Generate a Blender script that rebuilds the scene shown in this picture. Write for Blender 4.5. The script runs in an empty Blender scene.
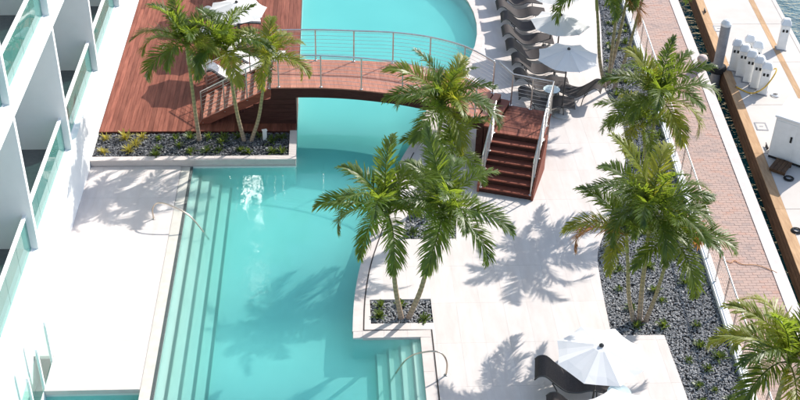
import bpy, bmesh, math, random
import numpy as np
from mathutils import Vector, Matrix
from mathutils.geometry import tessellate_polygon
random.seed(7)
RAD = math.radians
sc = bpy.context.scene
COL = sc.collection

# ------------------------------------------------------------------ camera
cam_d = bpy.data.cameras.new('camera')
cam = bpy.data.objects.new('camera', cam_d)
COL.objects.link(cam)
cam.matrix_world = Matrix(((0.99844102, 0.01055891, -0.05480912, 0.0),
                           (-0.05088799, 0.57564698, -0.81611333, 0.0),
                           (0.02293343, 0.81763015, 0.57528688, 19.0),
                           (0, 0, 0, 1)))
cam_d.sensor_width = 36.0
cam_d.lens = 1158.84 * 36.0 / 800.0
cam_d.clip_start = 0.5
cam_d.clip_end = 6000.0
sc.camera = cam

# ------------------------------------------------------------------ sky, sun, exposure
SUN_EL, SUN_AZ = RAD(37.3), RAD(49.5)          # azimuth from +Y towards +X
w = bpy.data.worlds.new('World')
sc.world = w
w.use_nodes = True
wn = w.node_tree
bg = wn.nodes['Background']
sky = wn.nodes.new('ShaderNodeTexSky')
sky.sky_type = 'NISHITA'
sky.sun_disc = False
sky.sun_elevation = SUN_EL
sky.sun_rotation = SUN_AZ
wn.links.new(sky.outputs[0], bg.inputs[0])
bg.inputs[1].default_value = 0.15
sun_d = bpy.data.lights.new('sun', 'SUN')
sun_d.energy = 3.8
sun_d.angle = RAD(0.53)
sun_d.color = (1.0, 0.945, 0.875)
sun = bpy.data.objects.new('sun', sun_d)
COL.objects.link(sun)
sdir = Vector((math.sin(SUN_AZ) * math.cos(SUN_EL), math.cos(SUN_AZ) * math.cos(SUN_EL), math.sin(SUN_EL)))
sun.rotation_euler = sdir.to_track_quat('Z', 'Y').to_euler()
sun.location = sdir * 60
vs = sc.view_settings
vs.view_transform = 'Standard'
vs.look = 'None'
vs.exposure = 0.84
vs.gamma = 1.0
sc.render.engine = 'CYCLES'
sc.cycles.use_denoising = True
sc.cycles.max_bounces = 8
sc.cycles.transparent_max_bounces = 16
sc.cycles.caustics_reflective = False
sc.cycles.caustics_refractive = False

# ------------------------------------------------------------------ materials
def nodes(name):
    m = bpy.data.materials.new(name)
    m.use_nodes = True
    nt = m.node_tree
    return m, nt, nt.nodes['Principled BSDF']

def ramp(nt, fac, stops):
    r = nt.nodes.new('ShaderNodeValToRGB')
    e = r.color_ramp.elements
    while len(e) < len(stops):
        e.new(0.5)
    for i, (p, c) in enumerate(stops):
        e[i].position = p
        e[i].color = (*c, 1)
    nt.links.new(fac, r.inputs[0])
    return r.outputs[0]

def noise(nt, scale, detail=4, rough=0.55, coord='Object', stretch=None):
    tc = nt.nodes.new('ShaderNodeTexCoord')
    n = nt.nodes.new('ShaderNodeTexNoise')
    n.inputs['Scale'].default_value = scale
    n.inputs['Detail'].default_value = detail
    n.inputs['Roughness'].default_value = rough
    v = tc.outputs[coord]
    if coord == 'World':
        v = nt.nodes.new('ShaderNodeNewGeometry').outputs['Position']
    if stretch:
        mp = nt.nodes.new('ShaderNodeMapping')
        mp.inputs['Scale'].default_value = stretch
        nt.links.new(v, mp.inputs[0])
        v = mp.outputs[0]
    nt.links.new(v, n.inputs['Vector'])
    return n.outputs['Fac']

def geo_noise(nt, scale, detail=4, rough=0.55, stretch=None):
    g = nt.nodes.new('ShaderNodeNewGeometry')
    n = nt.nodes.new('ShaderNodeTexNoise')
    n.inputs['Scale'].default_value = scale
    n.inputs['Detail'].default_value = detail
    n.inputs['Roughness'].default_value = rough
    v = g.outputs['Position']
    if stretch:
        mp = nt.nodes.new('ShaderNodeMapping')
        mp.inputs['Scale'].default_value = stretch
        nt.links.new(v, mp.inputs[0])
        v = mp.outputs[0]
    nt.links.new(v, n.inputs['Vector'])
    return n.outputs['Fac']

def math_node(nt, op, a, b):
    m = nt.nodes.new('ShaderNodeMath')
    m.operation = op
    for i, x in enumerate((a, b)):
        if isinstance(x, (int, float)):
            m.inputs[i].default_value = x
        else:
            nt.links.new(x, m.inputs[i])
    return m.outputs[0]

def mixc(nt, fac, a, b, mode='MIX'):
    m = nt.nodes.new('ShaderNodeMix')
    m.data_type = 'RGBA'
    m.blend_type = mode
    for i, x in ((0, fac), (6, a), (7, b)):
        if isinstance(x, (int, float)):
            m.inputs[i].default_value = x
        elif isinstance(x, tuple):
            m.inputs[i].default_value = (*x, 1)
        else:
            nt.links.new(x, m.inputs[i])
    return m.outputs[2]

def bump(nt, bs, h, strength=0.2, dist=0.02):
    b = nt.nodes.new('ShaderNodeBump')
    b.inputs['Strength'].default_value = strength
    b.inputs['Distance'].default_value = dist
    nt.links.new(h, b.inputs['Height'])
    nt.links.new(b.outputs[0], bs.inputs['Normal'])

def simple(name, c0, c1=None, scale=6.0, rough=0.6, metallic=0.0, bumpv=0.0, stretch=None, objrand=0.0, detail=5):
    m, nt, bs = nodes(name)
    bs.inputs['Roughness'].default_value = rough
    bs.inputs['Metallic'].default_value = metallic
    if rough > 0.55 and not metallic:
        bs.inputs['Specular IOR Level'].default_value = 0.12
    c1 = c1 or tuple(x * 0.85 for x in c0)
    n = geo_noise(nt, scale, detail, 0.6, stretch)
    col = ramp(nt, n, [(0.3, c1), (0.7, c0)])
    if objrand:
        oi = nt.nodes.new('ShaderNodeObjectInfo')
        v = math_node(nt, 'MULTIPLY_ADD', oi.outputs['Random'], objrand)
        v.node.inputs[2].default_value = 1.0 - objrand / 2
        hs = nt.nodes.new('ShaderNodeHueSaturation')
        nt.links.new(col, hs.inputs['Color'])
        nt.links.new(v, hs.inputs['Value'])
        col = hs.outputs[0]
    nt.links.new(col, bs.inputs['Base Color'])
    if bumpv:
        bump(nt, bs, n, bumpv, 0.02)
    return m

M = {}
M['white_wall'] = simple('white_wall', (0.86, 0.86, 0.85), (0.83, 0.83, 0.82), 3.0, 0.7, bumpv=0.03)
M['floor_tile'] = simple('floor_tile', (0.16, 0.16, 0.165), (0.11, 0.11, 0.115), 8, 0.5)
M['paving'] = simple('paving', (0.605, 0.565, 0.54), (0.54, 0.49, 0.46), 1.6, 0.7, bumpv=0.03, stretch=(2.6, 0.6, 1), objrand=0.06)
M['mortar'] = simple('mortar', (0.575, 0.53, 0.505), None, 8, 0.9)
M['coping'] = simple('coping', (0.60, 0.54, 0.51), (0.52, 0.46, 0.43), 3, 0.65, bumpv=0.03)
M['ledge'] = simple('ledge', (0.56, 0.545, 0.49), (0.48, 0.465, 0.41), 5, 0.5)
M['concrete'] = simple('concrete', (0.58, 0.55, 0.51), (0.48, 0.45, 0.42), 1.2, 0.8, bumpv=0.05)
M['dock_concrete'] = simple('dock_concrete', (0.56, 0.52, 0.475), (0.49, 0.45, 0.405), 0.9, 0.85, bumpv=0.05)
M['deck_wood'] = simple('deck_wood', (0.25, 0.092, 0.062), (0.125, 0.040, 0.027), 2.2, 0.6, bumpv=0.08, stretch=(7, 0.55, 3), objrand=0.5)
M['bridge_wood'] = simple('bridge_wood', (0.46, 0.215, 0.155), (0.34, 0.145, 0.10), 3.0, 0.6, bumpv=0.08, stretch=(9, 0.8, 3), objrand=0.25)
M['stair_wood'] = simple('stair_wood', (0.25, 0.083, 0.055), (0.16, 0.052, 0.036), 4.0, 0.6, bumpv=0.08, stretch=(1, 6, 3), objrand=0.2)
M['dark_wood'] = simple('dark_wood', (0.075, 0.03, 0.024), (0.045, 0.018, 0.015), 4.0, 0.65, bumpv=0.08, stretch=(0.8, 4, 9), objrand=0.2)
M['timber'] = simple('timber', (0.50, 0.33, 0.19), (0.36, 0.22, 0.12), 3.0, 0.8, bumpv=0.15, stretch=(5, 0.7, 5), objrand=0.2)
M['wet_timber'] = simple('wet_timber', (0.13, 0.075, 0.045), (0.07, 0.04, 0.025), 3.0, 0.7, bumpv=0.2, stretch=(5, 0.7, 5), objrand=0.3)
M['plaster'] = simple('plaster', (0.70, 0.72, 0.68), (0.56, 0.63, 0.60), 0.9, 0.8)
M['step_tile'] = simple('step_tile', (0.66, 0.72, 0.64), (0.58, 0.65, 0.58), 5, 0.7)
M['nosing_and_shade'] = simple('nosing_and_shade', (0.07, 0.09, 0.085), (0.05, 0.06, 0.06), 9, 0.5)  # dark edge tile; also paints riser shade on the planter-side steps
M['slot'] = simple('slot', (0.06, 0.05, 0.048), None, 9, 0.8)
M['steel'] = simple('steel', (0.62, 0.60, 0.58), (0.52, 0.50, 0.48), 12, 0.32, metallic=1.0)
M['bronze'] = simple('bronze', (0.58, 0.50, 0.42), (0.5, 0.42, 0.34), 12, 0.3, metallic=1.0)
M['sling'] = simple('sling', (0.060, 0.052, 0.050), (0.042, 0.036, 0.035), 30, 0.75)
M['sling_pale'] = simple('sling_pale', (0.26, 0.24, 0.225), (0.20, 0.185, 0.175), 30, 0.75)
M['cushion'] = simple('cushion', (0.74, 0.72, 0.70), (0.65, 0.63, 0.61), 9, 0.85)
M['dark_metal'] = simple('dark_metal', (0.05, 0.048, 0.047), None, 9, 0.45, metallic=0.3)
M['white_plastic'] = simple('white_plastic', (0.78, 0.78, 0.77), (0.70, 0.70, 0.69), 4, 0.4)
M['grey_pile'] = simple('grey_pile', (0.33, 0.33, 0.34), (0.24, 0.24, 0.25), 5, 0.6, bumpv=0.05)
M['black_rubber'] = simple('black_rubber', (0.03, 0.03, 0.03), None, 9, 0.7)
M['hose_orange'] = simple('hose_orange', (0.55, 0.27, 0.10), (0.46, 0.22, 0.08), 6, 0.5)
M['hose_yellow'] = simple('hose_yellow', (0.72, 0.46, 0.05), (0.6, 0.36, 0.04), 6, 0.5)
M['brick_joint'] = simple('brick_joint', (0.38, 0.29, 0.255), (0.31, 0.24, 0.21), 3, 0.9)
M['soil'] = simple('soil', (0.075, 0.072, 0.075), (0.04, 0.04, 0.042), 14, 0.95, bumpv=0.3)
M['stone_ball'] = simple('stone_ball', (0.62, 0.50, 0.45), (0.5, 0.4, 0.36), 8, 0.8)
M['clear_top'] = simple('clear_top', (0.55, 0.66, 0.68), None, 5, 0.12)

def leaf_mat(name, c0, c1, trans, tf=0.47):
    m, nt, bs = nodes(name)
    oi = nt.nodes.new('ShaderNodeObjectInfo')
    n = geo_noise(nt, 5.0, 3, 0.6)
    f = math_node(nt, 'MULTIPLY_ADD', oi.outputs['Random'], 0.5)
    nt.links.new(math_node(nt, 'MULTIPLY', n, 0.6), f.node.inputs[2])
    c = ramp(nt, f, [(0.2, c0), (0.8, c1)])
    nt.links.new(c, bs.inputs['Base Color'])
    bs.inputs['Roughness'].default_value = 0.42
    t = nt.nodes.new('ShaderNodeBsdfTranslucent')
    t.inputs['Color'].default_value = (*trans, 1)
    mx = nt.nodes.new('ShaderNodeMixShader')
    mx.inputs[0].default_value = tf
    nt.links.new(bs.outputs[0], mx.inputs[1])
    nt.links.new(t.outputs[0], mx.inputs[2])
    nt.links.new(mx.outputs[0], nt.nodes['Material Output'].inputs['Surface'])
    return m
M['canopy'] = leaf_mat('canopy', (0.78, 0.78, 0.77), (0.82, 0.82, 0.81), (0.88, 0.87, 0.86), 0.30)
M['canopy'].node_tree.nodes['Principled BSDF'].inputs['Roughness'].default_value = 0.9
M['frond'] = leaf_mat('frond', (0.03, 0.068, 0.013), (0.10, 0.145, 0.02), (0.30, 0.40, 0.035))
M['frond_yellow'] = leaf_mat('frond_yellow', (0.12, 0.17, 0.02), (0.24, 0.25, 0.03), (0.45, 0.45, 0.04))
M['frond_dry'] = leaf_mat('frond_dry', (0.30, 0.14, 0.04), (0.40, 0.20, 0.06), (0.45, 0.22, 0.05))
M['shrub'] = leaf_mat('shrub', (0.04, 0.085, 0.022), (0.09, 0.13, 0.03), (0.18, 0.24, 0.03))
M['shrub_yellow'] = leaf_mat('shrub_yellow', (0.30, 0.27, 0.04), (0.42, 0.36, 0.07), (0.5, 0.42, 0.06))
M['crownshaft'] = simple('crownshaft', (0.26, 0.29, 0.07), (0.17, 0.21, 0.045), 6, 0.45)

def trunk_mat():
    m, nt, bs = nodes('trunk')
    tc = nt.nodes.new('ShaderNodeTexCoord')
    at = nt.nodes.new('ShaderNodeAttribute')
    at.attribute_name = 'along'
    n = geo_noise(nt, 9, 4)
    f = math_node(nt, 'ADD', at.outputs['Fac'], math_node(nt, 'MULTIPLY', n, 0.25))
    c = ramp(nt, f, [(0.1, (0.26, 0.165, 0.125)), (0.45, (0.38, 0.28, 0.21)), (0.75, (0.33, 0.27, 0.14)), (1.05, (0.27, 0.26, 0.10))])
    wv = math_node(nt, 'SINE', math_node(nt, 'MULTIPLY', at.outputs['Fac'], 190.0), 0.0)
    k = math_node(nt, 'MULTIPLY_ADD', wv, 0.16)
    k.node.inputs[2].default_value = 0.86
    hs = nt.nodes.new('ShaderNodeHueSaturation')
    nt.links.new(c, hs.inputs['Color'])
    nt.links.new(k, hs.inputs['Value'])
    nt.links.new(hs.outputs[0], bs.inputs['Base Color'])
    bs.inputs['Roughness'].default_value = 0.8
    return m
M['trunk'] = trunk_mat()

def tone_mat(name, stops, rough=0.8):
    m, nt, bs = nodes(name)
    at = nt.nodes.new('ShaderNodeAttribute')
    at.attribute_name = 'tone'
    c = ramp(nt, at.outputs['Fac'], stops)
    n = geo_noise(nt, 40, 3)
    c = mixc(nt, math_node(nt, 'MULTIPLY', n, 0.25), c, (0.05, 0.05, 0.05))
    nt.links.new(c, bs.inputs['Base Color'])
    bs.inputs['Roughness'].default_value = rough
    bs.inputs['Specular IOR Level'].default_value = 0.2
    return m
M['gravel_shaded'] = tone_mat('gravel_shaded', [(0, (0.045, 0.048, 0.055)), (0.5, (0.13, 0.135, 0.145)), (0.85, (0.26, 0.26, 0.27)), (1, (0.5, 0.49, 0.48))])  # darker gravel copy, the deck planter's partial shade put into its colour
M['gravel'] = tone_mat('gravel', [(0, (0.17, 0.175, 0.185)), (0.4, (0.29, 0.295, 0.305)), (0.8, (0.42, 0.415, 0.415)), (1, (0.66, 0.64, 0.62))])

def brick_mat():
    m, nt, bs = nodes('brick')
    at = nt.nodes.new('ShaderNodeAttribute')
    at.attribute_name = 'tone'
    n = geo_noise(nt, 1.1, 5, 0.7)
    f = math_node(nt, 'ADD', math_node(nt, 'MULTIPLY', at.outputs['Fac'], 0.40), math_node(nt, 'MULTIPLY', n, 1.5))
    f = math_node(nt, 'SUBTRACT', f, 0.45)
    c = ramp(nt, f, [(0.0, (0.26, 0.21, 0.195)), (0.35, (0.39, 0.29, 0.25)), (0.65, (0.43, 0.305, 0.255)), (1, (0.41, 0.225, 0.165))])
    nt.links.new(c, bs.inputs['Base Color'])
    bs.inputs['Roughness'].default_value = 0.85
    bs.inputs['Specular IOR Level'].default_value = 0.1
    return m
M['brick'] = brick_mat()

def water_mat(name, tint, absorb, bscale, bstr, rough=0.03):
    m, nt, bs = nodes(name)
    out = nt.nodes['Material Output']
    nt.nodes.remove(bs)
    tr = nt.nodes.new('ShaderNodeBsdfTransparent')
    tr.inputs[0].default_value = (*tint, 1)
    gl = nt.nodes.new('ShaderNodeBsdfGlossy')
    gl.inputs['Roughness'].default_value = rough
    n1 = geo_noise(nt, bscale, 3, 0.5)
    b = nt.nodes.new('ShaderNodeBump')
    b.inputs['Strength'].default_value = bstr
    b.inputs['Distance'].default_value = 0.05
    nt.links.new(n1, b.inputs['Height'])
    nt.links.new(b.outputs[0], gl.inputs['Normal'])
    fr = nt.nodes.new('ShaderNodeFresnel')
    fr.inputs[0].default_value = 1.33
    nt.links.new(b.outputs[0], fr.inputs['Normal'])
    mx = nt.nodes.new('ShaderNodeMixShader')
    gm = nt.nodes.new('ShaderNodeNewGeometry')
    front = math_node(nt, 'SUBTRACT', 1.0, gm.outputs['Backfacing'])
    nt.links.new(math_node(nt, 'MULTIPLY', fr.outputs[0], front), mx.inputs[0])
    tl = nt.nodes.new('ShaderNodeBsdfTranslucent')
    tl.inputs['Color'].default_value = (0.62, 0.86, 0.86, 1)
    m0 = nt.nodes.new('ShaderNodeMixShader')
    m0.inputs[0].default_value = 0.50
    nt.links.new(tr.outputs[0], m0.inputs[1])
    nt.links.new(tl.outputs[0], m0.inputs[2])
    nt.links.new(m0.outputs[0], mx.inputs[1])
    nt.links.new(gl.outputs[0], mx.inputs[2])
    nt.links.new(mx.outputs[0], out.inputs['Surface'])
    va = nt.nodes.new('ShaderNodeVolumeAbsorption')
    va.inputs['Color'].default_value = (*absorb, 1)
    va.inputs['Density'].default_value = 1.0
    nt.links.new(va.outputs[0], out.inputs['Volume'])
    return m
M['pool_water'] = water_mat('pool_water', (0.99, 1, 1), (0.36, 0.85, 0.85), 5.5, 0.045)

def glass_mat(name, tint, gloss=0.02, ior=1.5, milk=0.30):
    m, nt, bs = nodes(name)
    out = nt.nodes['Material Output']
    nt.nodes.remove(bs)
    tr = nt.nodes.new('ShaderNodeBsdfTransparent')
    tr.inputs[0].default_value = (*tint, 1)
    gl = nt.nodes.new('ShaderNodeBsdfGlossy')
    gl.inputs['Roughness'].default_value = gloss
    n1 = geo_noise(nt, 1.3, 2, 0.5)
    b = nt.nodes.new('ShaderNodeBump')
    b.inputs['Strength'].default_value = 0.06
    nt.links.new(n1, b.inputs['Height'])
    nt.links.new(b.outputs[0], gl.inputs['Normal'])
    fr = nt.nodes.new('ShaderNodeFresnel')
    fr.inputs[0].default_value = ior
    mx = nt.nodes.new('ShaderNodeMixShader')
    gm = nt.nodes.new('ShaderNodeNewGeometry')
    front = math_node(nt, 'SUBTRACT', 1.0, gm.outputs['Backfacing'])
    nt.links.new(math_node(nt, 'MULTIPLY', fr.outputs[0], front), mx.inputs[0])
    df = nt.nodes.new('ShaderNodeBsdfDiffuse')
    df.inputs[0].default_value = (0.22, 0.52, 0.47, 1)
    m0 = nt.nodes.new('ShaderNodeMixShader')
    m0.inputs[0].default_value = milk
    nt.links.new(tr.outputs[0], m0.inputs[1])
    nt.links.new(df.outputs[0], m0.inputs[2])
    nt.links.new(m0.outputs[0], mx.inputs[1])
    nt.links.new(gl.outputs[0], mx.inputs[2])
    nt.links.new(mx.outputs[0], out.inputs['Surface'])
    return m
M['glass'] = glass_mat('glass', (0.50, 0.80, 0.76), 0.02, 2.0)
M['clear_glass'] = glass_mat('clear_glass', (0.82, 0.95, 0.92), 0.02, 1.45, 0.06)
M['door_glass'] = simple('door_glass', (0.05, 0.075, 0.08), None, 3, 0.05)

def sea_mat():
    m, nt, bs = nodes('sea')
    n = geo_noise(nt, 0.35, 3)
    c = ramp(nt, n, [(0.3, (0.008, 0.055, 0.07)), (0.7, (0.018, 0.10, 0.12))])
    nt.links.new(c, bs.inputs['Base Color'])
    bs.inputs['Roughness'].default_value = 0.06
    n1 = geo_noise(nt, 1.6, 4, 0.55, stretch=(1.0, 1.7, 1))
    bump(nt, bs, n1, 0.55, 0.25)
    return m
M['sea'] = sea_mat()

# ------------------------------------------------------------------ mesh helpers
class MB:
    def __init__(s):
        s.v, s.f, s.at = [], [], None
    def add(s, vs, fs):
        o = len(s.v)
        s.v += [tuple(p) for p in vs]
        s.f += [tuple(i + o for i in f) for f in fs]
        return s
    def box(s, x0, x1, y0, y1, z0, z1):
        return s.add([(x, y, z) for z in (z0, z1) for y in (y0, y1) for x in (x0, x1)],
                     [(0, 2, 3, 1), (4, 5, 7, 6), (0, 1, 5, 4), (2, 6, 7, 3), (0, 4, 6, 2), (1, 3, 7, 5)])
    def prism(s, poly, z0, z1):
        n = len(poly)
        a = sum(poly[i][0] * poly[(i + 1) % n][1] - poly[(i + 1) % n][0] * poly[i][1] for i in range(n))
        if a < 0:
            poly = poly[::-1]
        tri = tessellate_polygon([[Vector((p[0], p[1], 0)) for p in poly]])
        vs = [(p[0], p[1], z0) for p in poly] + [(p[0], p[1], z1) for p in poly]
        fs = []
        for t in tri:
            A, B, C = (Vector(poly[i]) for i in t)
            if (B - A).cross(C - A) < 0:
                t = t[::-1]
            fs.append(tuple(i + n for i in t))
            fs.append(tuple(t[::-1]))
        fs += [(i, (i + 1) % n, (i + 1) % n + n, i + n) for i in range(n)]
        return s.add(vs, fs)
    def hull(s, bottom, top):
        n = len(bottom)
        return s.add(list(bottom) + list(top), [tuple(range(n))[::-1], tuple(range(n, 2 * n))] + [(i, (i + 1) % n, (i + 1) % n + n, i + n) for i in range(n)])
    def tube(s, pts, r, n=8, cap=True):
        pts = [Vector(p) for p in pts]
        k = len(pts)
        rs = r if isinstance(r, (list, tuple)) else [r] * k
        base = len(s.v)
        ref = None
        for i, p in enumerate(pts):
            t = (pts[min(i + 1, k - 1)] - pts[max(i - 1, 0)]).normalized()
            if ref is None:
                ref = Vector((0, 0, 1)) if abs(t.z) < 0.9 else Vector((1, 0, 0))
            a = t.cross(ref).normalized()
            b = a.cross(t).normalized()
            ref = b
            for j in range(n):
                th = 2 * math.pi * j / n
                s.v.append(tuple(p + (a * math.cos(th) + b * math.sin(th)) * rs[i]))
        for i in range(k - 1):
            for j in range(n):
                s.f.append((base + i * n + j, base + i * n + (j + 1) % n, base + (i + 1) * n + (j + 1) % n, base + (i + 1) * n + j))
        if cap:
            s.f.append(tuple(base + j for j in range(n))[::-1])
            s.f.append(tuple(base + (k - 1) * n + j for j in range(n)))
        return s
    def lathe(s, prof, c=(0, 0, 0), n=16):
        base = len(s.v)
        k = len(prof)
        for r, z in prof:
            for j in range(n):
                th = 2 * math.pi * j / n
                s.v.append((c[0] + r * math.cos(th), c[1] + r * math.sin(th), c[2] + z))
        for i in range(k - 1):
            for j in range(n):
                s.f.append((base + i * n + j, base + i * n + (j + 1) % n, base + (i + 1) * n + (j + 1) % n, base + (i + 1) * n + j))
        s.f.append(tuple(base + j for j in range(n))[::-1])
        s.f.append(tuple(base + (k - 1) * n + j for j in range(n)))
        return s
    def mesh(s, name, smooth=False, bevel=0):
        me = bpy.data.meshes.new(name)
        me.from_pydata(s.v, [], s.f)
        if bevel:
            bm = bmesh.new()
            bm.from_mesh(me)
            bmesh.ops.bevel(bm, geom=bm.edges[:], offset=bevel, segments=2, affect='EDGES', clamp_overlap=True)
            bm.to_mesh(me)
            bm.free()
        if smooth:
            me.shade_smooth()
        me.update()
        return me
    def build(s, name, mat, parent=None, smooth=False, bevel=0):
        return obj(name, s.mesh(name, smooth, bevel), mat, parent)

def obj(name, me, mat, parent=None):
    if mat and not me.materials:
        me.materials.append(M[mat])
    o = bpy.data.objects.new(name, me)
    COL.objects.link(o)
    o.parent = parent
    return o

def tag(o, label, cat, group=None):
    o['label'] = label
    o['category'] = cat
    if group:
        o['group'] = group
    return o

def thing(name, label, cat, loc=(0, 0, 0), rz=0, group=None):
    o = bpy.data.objects.new(name, None)
    COL.objects.link(o)
    o.location = loc
    o.rotation_euler = (0, 0, rz)
    o.empty_display_size = 0.2
    return tag(o, label, cat, group)

def struct(o):
    o['kind'] = 'structure'
    return o

def stuff(o):
    o['kind'] = 'stuff'
    return o

def copy_tree(o, parent=None):
    c = o.copy()
    COL.objects.link(c)
    c.parent = parent
    for ch in [x for x in bpy.data.objects if x.parent == o]:
        copy_tree(ch, c)
    return c

def spline(pts, n):
    pts = [Vector(p) for p in pts]
    out = []
    k = len(pts)
    for i in range(k - 1):
        p0, p1, p2, p3 = pts[max(i - 1, 0)], pts[i], pts[i + 1], pts[min(i + 2, k - 1)]
        for j in range(n):
            t = j / n
            out.append(0.5 * ((2 * p1) + (p2 - p0) * t + (2 * p0 - 5 * p1 + 4 * p2 - p3) * t * t + (3 * p1 - p0 - 3 * p2 + p3) * t ** 3))
    out.append(pts[-1])
    return out

def inside(p, poly):
    x, y = p
    r = False
    n = len(poly)
    for i in range(n):
        x1, y1 = poly[i]
        x2, y2 = poly[(i + 1) % n]
        if (y1 > y) != (y2 > y) and x < (x2 - x1) * (y - y1) / (y2 - y1) + x1:
            r = not r
    return r

def sheet(outer, holes, z, name):
    loops = [outer] + holes
    flat = [p for l in loops for p in l]
    tri = tessellate_polygon([[Vector((p[0], p[1], 0)) for p in l] for l in loops])
    me = bpy.data.meshes.new(name)
    fs = []
    for t in tri:
        A, B, C = (Vector(flat[i]) for i in t)
        cr = (B - A).cross(C - A)
        if abs(cr) < 1e-9:
            continue
        fs.append(tuple(t) if cr > 0 else tuple(t[::-1]))
    me.from_pydata([(p[0], p[1], z) for p in flat], [], fs)
    me.update()
    return me

def tiles(parent, outer, holes, xs, ys, joint, z0, z1, mat, name='paving_tile'):
    """cut a flat outline into tiles with open joints, each tile its own slab"""
    me = sheet(outer, holes, z1, 'tmp')
    bm = bmesh.new()
    bm.from_mesh(me)
    for axis, vals in ((0, xs), (1, ys)):
        for v in vals:
            for e in (-joint / 2, joint / 2):
                co = [0, 0, 0]
                co[axis] = v + e
                no = [0, 0, 0]
                no[axis] = 1
                bmesh.ops.bisect_plane(bm, geom=bm.verts[:] + bm.edges[:] + bm.faces[:], plane_co=co, plane_no=no)
    groups = {}
    xa, ya = np.array(xs), np.array(ys)
    for f in bm.faces:
        c = f.calc_center_median()
        if f.calc_area() < 1e-7:
            continue
        if np.min(np.abs(xa - c.x)) < joint / 2 or np.min(np.abs(ya - c.y)) < joint / 2:
            continue
        groups.setdefault((int(np.searchsorted(xa, c.x)), int(np.searchsorted(ya, c.y))), []).append(f)
    for fl in groups.values():
        vmap, vs_, fs_ = {}, [], []
        def vi(v, z):
            k = (v.index, z)
            if k not in vmap:
                vmap[k] = len(vs_)
                vs_.append((v.co.x, v.co.y, z))
            return vmap[k]
        bm.verts.index_update()
        edge_n = {}
        for f in fl:
            fs_.append([vi(v, z1) for v in f.verts])
            for l in f.loops:
                edge_n.setdefault(frozenset((l.vert.index, l.link_loop_next.vert.index)), []).append((l.vert, l.link_loop_next.vert))
        for es in edge_n.values():
            if len(es) == 1:
                a, b = es[0]
                fs_.append([vi(a, z1), vi(a, z0), vi(b, z0), vi(b, z1)])
        m2 = bpy.data.meshes.new(name)
        m2.from_pydata(vs_, [], fs_)
        m2.update()
        dz = random.uniform(-0.0007, 0.0007)
        o = obj(name, m2, mat, parent)
        o.location.z = dz
    bm.free()
    bpy.data.meshes.remove(me)

def frange(a, b, s):
    n = int(round((b - a) / s))
    return [a + s * i for i in range(n + 1)]

# ------------------------------------------------------------------ plan outlines
arc = [(-3.3 + 8.5 * math.cos(a), 38.4 + 8.5 * math.sin(a)) for a in [RAD(d) for d in range(58, -41, -6)]]
pool_right = [(2.95, 32.0), (2.45, 30.3), (1.98, 29.1), (1.42, 27.2), (0.95, 25.35), (0.63, 24.0), (0.44, 22.6), (0.37, 21.17)]
pr_s = [(p.x, p.y) for p in spline([(p[0], p[1], 0) for p in [arc[-1]] + pool_right], 4)][1:]
FAR = arc[0][1]
# union of pool, spill basin and sunken patio, clockwise from lower left
void = [(-7.2, 9.0), (-7.2, 20.7), (-6.72, 20.7), (-6.72, 19.58), (-4.55, 19.58), (-4.55, 28.81), (-1.2, 28.81), (-1.2, 48.0),
        (-0.5, 48.0)] + arc + pr_s + [(2.03, 21.15), (2.03, 9.0)]
def kx(y): return 9.44 + (y - 18.8) * 0.0697          # kerb, bed side
def cx(y): return 11.62 + (y - 22.75) * 0.0765        # coping, path side
def dx(y): return 12.56 + (y - 23.93) * 0.0955        # dock edge
def sx(y): return 15.74 + (y - 34) * 0.077            # tan strip on dock
def ex(y): return 17.04 + (y - 37.2) * 0.080          # seaward dock edge
ZD = -0.5
bed_left = [(p.x, p.y) for p in spline([(10.5, 46, 0), (10.03, 40.04, 0), (9.3, 35.4, 0), (8.95, 33.2, 0), (9.1, 31.4, 0), (8.85, 29.4, 0), (8.2, 27.4, 0), (7.5, 25.6, 0), (7.02, 24.4, 0), (6.86, 23.2, 0), (6.76, 21.7, 0), (6.72, 21.08, 0)], 4)]
bed_near = [(8.03, 21.06), (8.05, 19.5), (8.05, 14.0)]

# ------------------------------------------------------------------ sea and ground
sea = MB()
for (x0, x1, y0, y1) in ((11.0, 1500, -1500, 1500),):
    sea.add([(x0, y0, -1.4), (x1, y0, -1.4), (x1, y1, -1.4), (x0, y1, -1.4)], [(0, 1, 2, 3)])
struct(sea.build('sea_water', 'sea'))
YF, YN = 70.0, -20.0
g_out = [(-400, -400), (cx(-400) if False else 11.0, -400), (cx(YN), YN), (cx(YF), YF), (cx(YF), 400), (-400, 400)]
ground = struct(obj('ground', sheet(g_out, [void], -0.10, 'ground'), 'concrete'))
sw = MB()
sw.add([(cx(YN) + 0.12, YN, -0.10), (cx(YF) + 0.12, YF, -0.10), (cx(YF) + 0.12, YF, -4), (cx(YN) + 0.12, YN, -4)], [(0, 1, 2, 3)])
struct(sw.build('seawall', 'concrete'))

# pool shell
shell = MB()
pool_poly = [(-4.22, 9.0), (-4.22, 28.81), (-1.2, 28.81), (-1.2, 48.0), (-0.5, 48.0)] + arc + pr_s + [(2.03, 21.15), (2.03, 9.0)]
n = len(pool_poly)
shell.add([(p[0], p[1], -0.02) for p in pool_poly] + [(p[0], p[1], -0.95) for p in pool_poly], [(i, (i + 1) % n, (i + 1) % n + n, i + n) for i in range(n)])
pool_shell = struct(shell.build('swimming_pool', 'plaster'))
fl = obj('pool_floor', sheet(pool_poly, [], -0.72, 'pool_floor'), 'plaster', pool_shell)
water_poly = [(-4.20, 9.02), (-4.20, 28.79), (-1.22, 28.79), (-1.22, 47.9), (-0.5, 47.9)] + [(p[0] - 0.0, p[1]) for p in arc] + pr_s + [(2.03, 21.13), (2.01, 9.02)]
wm = MB().prism(water_poly, -0.9, -0.07)
struct(wm.build('pool_water', 'pool_water'))
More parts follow.
